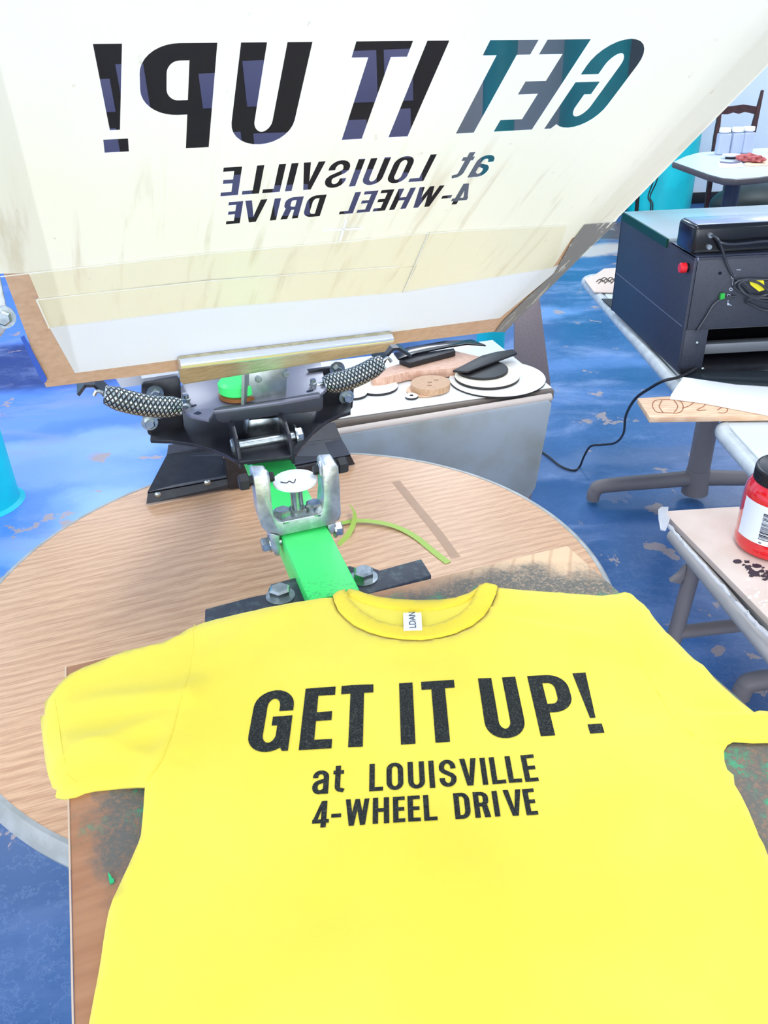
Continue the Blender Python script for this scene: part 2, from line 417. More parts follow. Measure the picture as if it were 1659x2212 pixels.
# hinge plate with an arched front edge
PZ = 1.066
def cheek_pts(lst, z): return [Pz(x, y, z) for x, y in lst]
arch = [(324, 949), (372, 951), (420, 958), (458, 969), (488, 982), (506, 992), (518, 996), (626, 986), (640, 978), (654, 957), (676, 932), (706, 908), (735, 895), (757, 889)]
bm = BM(); back = [(757, 872), (700, 800), (420, 800), (330, 905)]
add_prism(bm, cheek_pts(arch + back, PZ), (0, 0, -.006), .0008); obj('hinge_plate', bm, m_black, press)
bm = BM(); add_box(bm, (0, 0, 0), (.07, .11, .03), MX(AX, 1.09, 1.0455)); obj('plate_mount', bm, m_black, press)
# pivot cheeks, axle
for (xa, xb) in (((519, 908), (515, 993)), ((620, 893), (628, 983))):
    a = Pz(*xb, PZ); X = a.dot(ex); 
    bm = BM()
    poly = [G(X, a.dot(ey) - .004, PZ - .012), G(X, a.dot(ey) + .004, PZ + .016), G(X, a.dot(ey) + .012, PZ + .026), G(X, a.dot(ey) + .03, PZ + .036), G(X, a.dot(ey) + .07, PZ + .036), G(X, a.dot(ey) + .07, PZ - .012)]
    add_prism(bm, poly, ex * .005, .0008); obj('pivot_cheek', bm, m_black, press)
pa, pb = PA(520, 962, 1.022), PA(630, 943, 1.022)
bm = BM(); add_cyl(bm, pa - ex * .004, pb + ex * .004, .0075, n=24); obj('axle', bm, m_zinc, press)
bm = BM(); add_hex(bm, pa - ex * .005, -ex, .0125, .009); obj('axle_nut', bm, m_zinc, press); bm = BM(); add_hex(bm, pb + ex * .005, ex, .0115, .009, washer=.016)
obj('axle_nut', bm, m_zinc, press)
# rounded silver block between the cheeks
bm = BM(); q = [PA(530, 944, 1.06), PA(609, 932, 1.06), PA(606, 900, 1.06), PA(536, 906, 1.06)]
add_prism(bm, q, ey * .03, .006); obj('pivot_block', bm, m_zinc, press)
# head: grey plate, its bent front flange
HY = 1.035
fl = [(462, 886), (476, 882), (600, 866), (690, 850), (699, 858), (698, 884), (690, 889), (600, 898), (484, 915), (474, 912), (465, 904)]
ff = [PA(x, y, HY) for x, y in fl]
bm = BM(); add_prism(bm, ff, ey * .008, .002); obj('head_flange', bm, mat('charcoal_plate', (66, 68, 74), .4, metal=.3), press)
HZ = ff[2].z
bm = BM(); add_prism(bm, [Pz(x, y, HZ) for x, y in [(396, 886), (412, 897), (450, 905), (462, 888), (600, 869), (690, 853), (706, 838), (694, 790), (690, 770), (400, 790), (392, 840)]], (0, 0, -.005), .0006)
obj('head_plate', bm, mat('grey_head_plate', (122, 122, 132), .32, metal=.4), press)
for sl in ([(418, 893), (428, 888), (436, 892), (428, 895)], [(410, 876), (424, 873), (424, 876), (411, 879)], [(662, 844), (676, 841), (676, 844), (663, 847)]):
    bm = BM(); add_prism(bm, [Pz(x, y, HZ + .0006) for x, y in sl], (0, 0, -.001)); obj('slot', bm, m_black_gloss, press)
for q in ((404, 870), (677, 836)):
    bm = BM(); p = Pz(q[0], q[1], HZ); add_cyl(bm, p, p + ez * .012, .004, n=12); add_hex(bm, p + ez * .003, ez, .006, .004); obj('stud', bm, m_zinc, press)
# silver upright that carries the frame clamp
bm = BM(); UY = HY + .012
q = [PA(538, 780, UY), PA(622, 770, UY), PA(618, 868, UY), PA(537, 876, UY)]
add_prism(bm, q, ey * .007, .001)
q = [PA(529, 783, UY - .01), PA(538, 780, UY), PA(537, 876, UY), PA(527, 876, UY - .01)]
add_prism(bm, q, ex * -.004)
obj('clamp_upright', bm, mat('brushed_steel', (176, 182, 180), .32, metal=.8, col2=(140, 148, 146), scale=30), press)
for q in ((557, 817), (617, 807)):
    bm = BM(); add_hex(bm, PA(q[0], q[1], UY), -ey, .005, .006); obj('bolt', bm, m_zinc, press)
# small black channel beside the upright
bm = BM(); q = [PA(508, 843, UY), PA(526, 838, UY), PA(526, 874, UY), PA(521, 876, UY), PA(508, 864, UY)]
add_prism(bm, q, ey * .02, .001); obj('channel', bm, m_black, press)
# side brackets
bl = [(306, 832), (312, 826), (384, 814), (390, 822), (392, 870), (398, 925), (392, 932), (332, 946), (320, 938), (314, 915), (305, 895)]
bm = BM(); add_prism(bm, [PA(x, y, 1.12) for x, y in bl], ey * .007, .001); obj('side_bracket', bm, m_black, press)
br = [(664, 800), (742, 790), (748, 806), (765, 838), (762, 880), (752, 892), (700, 905), (690, 880), (690, 830)]
bm = BM(); add_prism(bm, [PA(x, y, 1.12) for x, y in br], ey * .007, .001); obj('side_bracket', bm, m_black, press)
# rear carrier sheet (grey) that shows between brackets
bm = BM(); q = [PA(308, 828, 1.16), PA(386, 815, 1.16), PA(386, 806, 1.16), PA(306, 818, 1.16)]
add_prism(bm, q, ey * .03); q = [PA(262, 838, 1.2), PA(312, 830, 1.2), PA(310, 800, 1.2), PA(240, 800, 1.2)]; add_prism(bm, q, ey * .005)
obj('carrier_sheet', bm, mat('pale_grey_sheet', (196, 198, 204), .4, metal=.3), press)
for (x, y, r) in ((335, 849, .0135), (323, 912, .0135), (340, 887, .0125), (748, 857, .0135), (728, 797, .012)):
    bm = BM(); p = PA(x, y, 1.118); add_cyl(bm, p, p - ey * .002, .0118, n=28); add_hex(bm, p - ey * .002, -ey, r * .56, .008); obj('bolt', bm, m_zinc, press)
# outer wings that anchor the springs
def strip(pix, Y, w, th, nm):
    bm = BM(); pts = [PA(x, y, Y) for x, y in pix]
    for a, b in zip(pts, pts[1:]):
        d = (b - a).normalized(); n = ey.cross(d).normalized()
        add_prism(bm, [a - n * th / 2 - d * .001, b - n * th / 2 + d * .001, b + n * th / 2 + d * .001, a + n * th / 2 - d * .001], ey * w)
    return obj(nm, bm, m_black, press)
strip([(170, 853), (184, 834), (204, 834), (240, 868), (262, 872)], 1.07, .05, .004, 'spring_wing')
strip([(826, 790), (838, 768), (850, 755), (862, 754), (888, 770)], 1.10, .05, .004, 'spring_wing')
# springs: coil inside a braided sleeve
def sleeve_mat():
    s = NB('braided_sleeve')
    u = s.sep(s.tc.outputs['UV'])
    a = s.math('ADD', s.math('MULTIPLY', u[0], 9.), s.math('MULTIPLY', u[1], 16.))
    b = s.math('SUBTRACT', s.math('MULTIPLY', u[0], 9.), s.math('MULTIPLY', u[1], 16.))
    fa = s.math('ABSOLUTE', s.math('SUBTRACT', s.math('FRACT', a), .5)); fb = s.math('ABSOLUTE', s.math('SUBTRACT', s.math('FRACT', b), .5))
    m_ = s.math('MAXIMUM', fa, fb); f = s.rng(m_, .32, .38)
    col = s.mix(f, (190, 198, 190), (18, 18, 20))
    s.bump(s.rng(m_, .2, .45), .8, .002)
    return s.done(col, .25, .5, s.rng(f, .3, .7, .9, 0.))
m_sleeve = sleeve_mat()
def spring(a, b, r, nm):
    root_bm = BM(); n = 20; L = 14
    uv = root_bm.loops.layers.uv.new('UVMap')
    d = (b - a); t = d.normalized(); s1 = t.cross(ez).normalized(); s2 = s1.cross(t)
    rings = []
    for i in range(L + 1):
        f = i / L; q = r * (.75 + .25 * min(1, min(f, 1 - f) * 8)) * (1.05 - .08 * f)
        p = a + d * f - ez * (.006 * sin(pi * f))
        rings.append([root_bm.verts.new(p + q * (cos(2 * pi * k / n) * s1 + sin(2 * pi * k / n) * s2)) for k in range(n)])
    for i in range(L):
        for k in range(n):
            f = root_bm.faces.new((rings[i][k], rings[i][(k + 1) % n], rings[i + 1][(k + 1) % n], rings[i + 1][k]))
            for lp, (uu, vv) in zip(f.loops, ((k / n, i / L), ((k + 1) / n, i / L), ((k + 1) / n, (i + 1) / L), (k / n, (i + 1) / L))): lp[uv].uv = (uu, vv)
    o = obj(nm, root_bm, m_sleeve, press, 60)
    bm = BM(); pts = [a + t * (d.length * i / 160) + r * .72 * (cos(i * .9) * s1 + sin(i * .9) * s2) - ez * (.006 * sin(pi * i / 160)) for i in range(161)]
    add_tube(bm, pts, .0018, 6, 0); obj('coil', bm, m_zinc, o)
    bm = BM(); add_tube(bm, [a + t * .004, a - t * .008 + ez * .004, a - t * .014 - ez * .003], .0025, 8); obj('hook', bm, m_zinc, o); bm = BM(); add_tube(bm, [b - t * .004, b + t * .008 + ez * .004, b + t * .014 - ez * .004], .0025, 8)
    obj('hook', bm, m_zinc, o)
spring(PA(226, 853, 1.06), PA(391, 879, 1.06), .0152, 'spring')
spring(PA(702, 831, 1.07), PA(826, 783, 1.07), .0150, 'spring')
# green hub with a brown ring behind the head
c = Pz(516, 836, HZ + .014)
bm = BM(); add_lathe(bm, [(0, .012), (.024, .012), (.0285, .008), (.0285, -.004), (.026, -.006)], c, 48); obj('hub_cap', bm, green_mat(), press)
bm = BM(); add_lathe(bm, [(.026, -.006), (.0295, -.007), (.0295, -.012), (.022, -.014), (.0, -.014)], c, 48); obj('hub_ring', bm, mat('brass_brown', (150, 96, 50), .4, metal=.4), press)
bm = BM(); add_box(bm, (0, 0, 0), (.05, .30, .04), MX(AX, 1.50, .958)); obj('rear_beam', bm, m_black, press)
# grey steel bracket at the far left
p = [PA(-60, 560, 1.22), PA(0, 598, 1.22), PA(12, 655, 1.22), PA(22, 700, 1.22), PA(2, 728, 1.22), PA(-60, 740, 1.22)]
bm = BM(); add_prism(bm, p, ey * .006, .001); obj('frame_bracket', bm, m_alu, press)
bm = BM(); q = PA(8, 684, 1.22); add_cyl(bm, q, q - ey * .003, .016, n=28); add_hex(bm, q - ey * .003, -ey, .011, .009); obj('bolt', bm, m_zinc, press)

# registration yoke on the arm
def yz(x, y): return (430 + x / 2.8603, 930 + y / 2.8603)
YF = .828
yo = [(338, 300), (345, 284), (425, 282), (438, 296), (448, 430), (456, 500), (466, 540), (486, 560), (510, 566), (735, 520), (756, 508), (766, 480), (772, 400), (764, 230), (780, 214), (846, 208), (862, 226), (870, 330), (878, 520), (866, 556), (820, 578), (794, 588), (640, 622), (500, 652), (492, 640), (420, 630), (388, 600), (368, 530)]
yoke_bm = BM(); add_prism(yoke_bm, [PA(*yz(x, y), YF) for x, y in yo], ey * .030, .0012)
for ear in ([(440, 636), (496, 650), (500, 720), (498, 776), (474, 776), (446, 730)], [(794, 588), (842, 572), (838, 620), (826, 642), (806, 636)]):
    add_prism(yoke_bm, [PA(*yz(x, y), YF) for x, y in ear], ey * .028, .001)
yoke = obj('registration_yoke', yoke_bm, m_alu, press)
bY = YF + .015
def side_bolt(pix_in, pix_out, sgn):
    a = PA(*yz(*pix_out), bY); b = PA(*yz(*pix_in), bY); d = (a - b); d.z = 0; d = ex * (1 if d.dot(ex) > 0 else -1)
    L = abs((a - b).dot(ex)); mid = (a + b) / 2
    A = mid + d * L / 2; Bq = mid - d * L / 2
    bm = BM(); add_cyl(bm, A, Bq, .0055, n=16)
    for k in range(int(L / .002)): 
        q = A - d * (k * .002); add_cyl(bm, q, q - d * .001, .0062, n=12)
    obj('threaded_rod', bm, m_dark, yoke)
    bm = BM(); add_hex(bm, A - d * .010, d, .0108, .011); obj('bolt_head', bm, m_dark, yoke)
    bm = BM(); add_hex(bm, Bq + d * .016, -d, .0108, .010); obj('hex_nut', bm, m_zinc, yoke)
side_bolt((462, 284), (250, 322), -1)
side_bolt((705, 250), (908, 206), 1)
# centre rest post
tp = PA(*yz(592, 302), bY + .002); bt = PA(*yz(612, 500), bY + .002)
base = Vector((tp.x, tp.y, bt.z))
bm = BM(); add_cyl(bm, base, base + ez * (tp.z - base.z), .0075, n=20); add_hex(bm, base - ez * .004, ez, .0125, .010); add_cyl(bm, base + ez * (tp.z - base.z - .016), base + ez * (tp.z - base.z - .004), .0085, n=20); obj('rest_stem', bm, m_zinc, yoke)
bm = BM(); add_lathe(bm, [(0, .002), (.022, .0015), (.0265, 0), (.0265, -.003), (.0, -.005)], tp, 40); o = obj('rest_disc', bm, mat('bright_disc', (228, 228, 230), .4), yoke)
bm = BM(); add_tube(bm, [tp + ez * .0022 + ex * a + ey * b for a, b in ((-.018, -.004), (-.012, -.009), (-.008, -.006), (-.004, -.012), (.0, -.004))], .0006, 6); obj('pen_mark', bm, m_dark, yoke)
for q in ((518, 512), (712, 468)):
    p = PA(*yz(*q), bY); bm = BM(); add_hex(bm, Vector((p.x, p.y, p.z - .006)), ez, .0115, .010, washer=.0155); obj('hex_bolt', bm, m_zinc, yoke)
for q, d in (((440, 698), -ex), ((832, 612), ex)):
    p = PA(*yz(*q), YF + .012); bm = BM(); add_hex(bm, p, d, .0095, .009, washer=.011, shank=.02); obj('hex_bolt', bm, m_zinc, yoke)

# board (platen) and its steel cross bar
ZP = 1.035
AP = radians(-20.2)
px_, py_ = Vector((cos(AP), -sin(AP), 0)), Vector((sin(AP), cos(AP), 0))
def L(X, Y, Z): return px_ * X + py_ * Y + ez * Z
def platen_mat():
    s = NB('stained_board'); ob = s.mapping()
    grain = s.noise(s.rs(-radians(20), (2, 16, 1)), 8, 4)
    col = s.mix(s.rng(grain, .3, .7), (166, 117, 83), (180, 131, 95))
    light = s.rng(s.noise(ob, 4, 2), .35, .6)
    uvw = s.nt.nodes.new('ShaderNodeAttribute'); uvw.attribute_name = 'pl'; pl = s.sep(uvw.outputs['Vector'])
    nz = s.noise(ob, 22, 6, .7); n3 = s.noise(ob, 300, 3, .7)
    right = s.rng(pl[0], .20, .40); col = s.mix(s.math('MULTIPLY', right, s.rng(pl[1], .42, .55)), col, (224, 190, 152))
    rings = s.rng(s.wave(s.mapping(rot=(0, 0, .5), sc=(1, .5, 1)), 16, 5, 2, .6), .86, 1., 0, .5); col = s.mix(s.math('MULTIPLY', rings, right), col, (190, 146, 110))
    ex_ = s.math('MULTIPLY', s.rng(s.math('ADD', pl[0], s.math('MULTIPLY', s.math('SUBTRACT', nz, .5), .09)), -.088, -.060), s.rng(s.math('ADD', pl[0], s.math('MULTIPLY', s.math('SUBTRACT', nz, .5), .16)), .57, .48))
    ey1 = s.math('MULTIPLY', s.rng(s.math('ADD', pl[1], s.math('MULTIPLY', s.math('SUBTRACT', nz, .5), .05)), .668, .635), s.rng(s.math('ADD', s.math('ADD', pl[1], s.math('MULTIPLY', pl[0], .5)), s.math('MULTIPLY', s.math('SUBTRACT', nz, .5), .14)), .34, .42))
    st = s.math('MULTIPLY', ex_, ey1)
    cr = s.math('ADD', s.math('ADD', s.math('MULTIPLY', pl[0], .6), pl[1]), s.math('MULTIPLY', s.math('SUBTRACT', nz, .5), .10))
    st = s.math('MULTIPLY', st, s.rng(cr, .905, .855))
    st2 = s.math('MULTIPLY', st, s.rng(n3, .3, .55, .55, 1.))
    col = s.mix(st2, col, (104, 102, 94))
    gr = s.math('MULTIPLY', st, s.math('MULTIPLY', s.rng(s.noise(s.mapping(loc=(2, 1, 0)), 14, 5, .7), .5, .62), s.rng(n3, .45, .55)))
    col = s.mix(s.math('MULTIPLY', gr, .8), col, (60, 168, 118))
    s.bump(s.math('MULTIPLY', n3, st), .5, .002)
    return s.done(col, .65, .25)
c1, c2 = Pz(143, 1440, ZP), Pz(1225, 1178, ZP)
c4 = Pz(160, 2212, ZP); d4 = (c4 - c1).normalized(); c4 = c1 + d4 * .60
c3 = Pz(1340, 1280, ZP); d3 = (c3 - c2).normalized(); c3 = c2 + d3 * .60
bm = BM(); al = bm.verts.layers.float_vector.new('pl')
add_prism(bm, [c1, c2, c3, c4], (0, 0, -.018), .0015)
for v in bm.verts: v[al] = (v.co.dot(px_), v.co.dot(py_), 0)
bmesh.ops.subdivide_edges(bm, edges=[e for e in bm.edges if e.calc_length() > .3], cuts=6, use_grid_fill=True)
for v in bm.verts: v[al] = (v.co.dot(px_), v.co.dot(py_), 0)
platen = obj('print_board', bm, platen_mat(), press); platen['label'] = 'brown board with grey and green ink stains'
bm = BM(); e = [c1 + Vector((0, 0, -.0005)) - px_ * .0012, c4 + Vector((0, 0, -.0005)) - px_ * .0012, c4 + Vector((0, 0, -.0005)) , c1 + Vector((0, 0, -.0005))]
add_prism(bm, e, (0, 0, .001)); obj('edge_lipping', bm, mat('pale_wood_edge', (214, 188, 160), .5), press)
# two flocks of green lint on the board
bm = BM(); add_prism(bm, [Pz(x, y, ZP + .0005) for x, y in [(234, 1886), (240, 1892), (243, 1900), (246, 1898), (247, 1907), (238, 1911), (236, 1903)]], (0, 0, .0012)); obj('green_ink_fleck', bm, mat('green_ink', (40, 186, 118), .7), press)
m_bar = mat('dusty_dark_steel', (62, 66, 74), .55, metal=.3, col2=(84, 96, 98), scale=120, lo=.5, hi=.7)
BZ = 1.012
bm = BM(); add_prism(bm, [Pz(x, y, BZ) for x, y in [(443, 1316), (540, 1290), (575, 1283), (585, 1262), (636, 1248), (756, 1222), (768, 1226), (800, 1224), (820, 1232), (910, 1207), (932, 1242), (800, 1280), (640, 1320), (560, 1345), (442, 1345)]], (0, 0, -.010), .001); obj('cross_bar', bm, m_bar, press)
for q in ((606, 1287), (786, 1248)):
    bm = BM(); add_hex(bm, Pz(q[0], q[1] + 2, BZ), ez, .0125, .011, washer=.0165); obj('hex_bolt', bm, m_zinc, press)

# ---------------------------------------------------------------- screen frame (raised), local axes u (text direction), v, w (away from the viewer)
SO = Vector((.1015, .5542, -.0562 + CAMH))
SU, SV, SW = Vector((-.9237, -.3823, .0264)).normalized(), Vector((.3044, -.6899, .6568)).normalized(), Vector((-.2329, .6147, .7536)).normalized()
def Q(u, v, w=0.): return SO + SU * u + SV * v + SW * w
def SP(x, y, w=0.): return Pp(x, y, Q(0, 0, w), SW)
def uvof(x, y): 
    p = SP(x, y) - SO; return p.dot(SU), p.dot(SV)
screen = thing('silk_screen', 'raised silk screen in a wooden frame with black mirrored lettering', 'printing screen', Q(.08, -.3, 0))
m_frame = mat('brown_frame_board', (208, 172, 148), .55, col2=(190, 152, 126), scale=160, lo=.35, hi=.75, bump=.1, bscale=300)
BL, BR = (.3136, -.309), (-.150, -.338)
TLq, TRq = (.336, .26), (-.1425, .26)
iBL, iBR = (.2854, -.2861), (-.1205, -.3005)
iTL, iTR = (.306, .225), (-.115, .225)
bm = BM()
def rail(a, b, c, d): add_prism(bm, [Q(*a, .0005), Q(*b, .0005), Q(*c, .0005), Q(*d, .0005)], SW * .034)
rail(BL, iBL, iTL, TLq); rail(BR, TRq, iTR, iBR); rail(BL, BR, iBR, iBL); rail(TLq, iTL, iTR, TRq)
obj('wood_frame', bm, m_frame, screen)
m_mesh = mat('white_mesh_fabric', (248, 250, 255), .45, translucent=((236, 240, 250), .3))
def emu():
    s = NB('cream_emulsion'); ob = s.mapping()
    at = s.nt.nodes.new('ShaderNodeAttribute'); at.attribute_name = 'pl'; uv = at.outputs['Vector']
    mp = s.nt.nodes.new('ShaderNodeMapping'); s.nt.links.new(uv, mp.inputs[0]); mp.inputs['Scale'].default_value = (22, 2.4, 1)
    drip = s.rng(s.noise(mp.outputs[0], 3, 4, .6, .3), .53, .72, 0, .42)
    sepv = s.sep(uv); low = s.rng(sepv[1], .02, -.06, .0, 1.)
    col = s.mix(s.rng(s.noise(uv, 3, 3), .3, .7), (251, 249, 237), (247, 243, 224))
    col = s.mix(s.math('MULTIPLY', drip, low), col, (196, 176, 140))
    mp2 = s.nt.nodes.new('ShaderNodeMapping'); s.nt.links.new(uv, mp2.inputs[0]); mp2.inputs['Scale'].default_value = (1.8, 1, 1); mp2.inputs['Rotation'].default_value = (0, 0, .5)
    spk = s.rng(s.noise(mp2.outputs[0], 70, 3), .70, .76, 0, .4); col = s.mix(spk, col, (190, 178, 150))
    s.done(col, .28, .5)
    t = s.nt.nodes.new('ShaderNodeBsdfTranslucent'); s.nt.links.new(col, t.inputs[0])
    mx = s.nt.nodes.new('ShaderNodeMixShader'); mx.inputs[0].default_value = .13
    s.nt.links.new(s.b.outputs[0], mx.inputs[1]); s.nt.links.new(t.outputs[0], mx.inputs[2]); s.nt.links.new(mx.outputs[0], s.nt.nodes['Material Output'].inputs[0])
    return s.M
m_emu = emu()
def film(name, poly, w, mt, th=.0003):
    bm = BM(); al = bm.verts.layers.float_vector.new('pl')
    add_prism(bm, [Q(u, v, w) for u, v in poly], SW * -th)
    for v in bm.verts: p = v.co - SO; v[al] = (p.dot(SU), p.dot(SV), 0)
    return obj(name, bm, mt, screen, 0)
film('mesh_fabric', [(.289, -.2855), (-.125, -.300), uvof(1235, 560), uvof(1194, 578), uvof(860, 631), uvof(446, 665), uvof(106, 706)], .0002, m_mesh)
E_low = [uvof(*p) for p in ((110, 706), (446, 664), (860, 630), (880, 628), (1194, 577), (1198, 590))]
EMUL = [(.3235, -.1115), uvof(62, 590), uvof(84, 642), uvof(78, 646), uvof(106, 706), uvof(446, 665), uvof(860, 631), uvof(1194, 578), uvof(1235, 515), uvof(1330, 478), (-.1492, -.12), (-.1430, .255), (.336, .255)]
m_tape = mat('clear_yellowed_tape', (244, 234, 196), .22, alpha=.13)
m_tape2 = mat('clear_tape_edge', (255, 255, 250), .25, alpha=.55)
def tape(poly, edge):
    o = film('tape_strip', poly, -.0005, m_tape)
    bm = BM()
    for (a, b) in zip(edge, edge[1:]):
        A, B_ = Q(*a, -.0011), Q(*b, -.0011); n = SW.cross((B_ - A).normalized()) * .0006
        add_prism(bm, [A - n, B_ - n, B_ + n, A + n], SW * -.0002)
    obj('tape_edge', bm, m_tape2, o, 0)
tape([uvof(78, 643), uvof(446, 603), uvof(860, 578), uvof(900, 572), uvof(870, 630), uvof(446, 666), uvof(106, 707)], [uvof(106, 706), uvof(78, 644), uvof(446, 604), uvof(860, 573)])
tape([uvof(925, 500), uvof(1225, 484), uvof(1196, 577), uvof(868, 631), uvof(890, 580)], [uvof(870, 630), uvof(925, 501), uvof(1000, 496), uvof(1225, 484)])
tape([uvof(62, 592), uvof(430, 546), uvof(760, 522), uvof(930, 500), uvof(895, 575), uvof(446, 606), uvof(82, 640)], [uvof(0, 594), uvof(62, 587), uvof(430, 546), uvof(760, 517), uvof(925, 500)])
# scuffed grey tape over the right rail
def scuff():
    s = NB('scuffed_grey_tape')
    at = s.nt.nodes.new('ShaderNodeAttribute'); at.attribute_name = 'pl'
    mp = s.nt.nodes.new('ShaderNodeMapping'); s.nt.links.new(at.outputs['Vector'], mp.inputs[0]); mp.inputs['Scale'].default_value = (60, 7, 1)
    f = s.rng(s.noise(mp.outputs[0], 3, 5, .7), .56, .60); u = s.sep(at.outputs['Vector'])
    f2 = s.math('MULTIPLY', f, s.rng(u[1], -.24, -.13, .35, 1.))
    return s.done(s.mix(f2, (128, 126, 126), (240, 236, 226)), .5, .4)
film('grey_tape', [uvof(1068, 716), uvof(1088, 690), uvof(1140, 640), uvof(1196, 590), uvof(1235, 520), uvof(1262, 484), uvof(1332, 479), (-.1508, -.16), (-.1508, -.339)], -.0007, scuff())
bm = BM(); add_prism(bm, [SP(*p, -.0006) for p in ((44, 728), (52, 724), (102, 818), (98, 826), (90, 824))], SW * -.0004); obj('blue_tape', bm, mat('blue_masking_tape', (28, 92, 205), .5), screen, 0)
# registration cross drawn on the film
bm = BM()
for a, b in (((698, 498), (784, 493)), ((748, 474), (734, 520))):
    A, B_ = SP(*a, -.0008), SP(*b, -.0008); d = (B_ - A).normalized(); n = SW.cross(d) * .0009
    add_prism(bm, [A - n, B_ - n, B_ + n, A + n], SW * -.0003)
obj('registration_cross', bm, mat('white_ink', (250, 252, 255), .5), screen, 0)
# clamp bar of the press gripping the frame
bm = BM()
k0 = [(385, 790), (388, 783), (846, 727), (849, 733), (846, 738), (838, 752), (832, 760), (396, 831), (390, 826), (387, 805)]
add_prism(bm, [SP(*p, -.0065) for p in k0], SW * .006, .0006); 
obj('clamp_bar', bm, mat('brushed_brass_aluminium', (208, 200, 166), .3, metal=.75, col2=(186, 178, 140), scale=6, stretch=(3, 60, 60)), press)
bm = BM(); add_tube(bm, [SP(388, 787, -.0085), SP(846, 731, -.0085)], .0046, 12, 0); obj('clamp_lip', bm, mat('bright_lip', (226, 228, 230), .25, metal=.8), press)


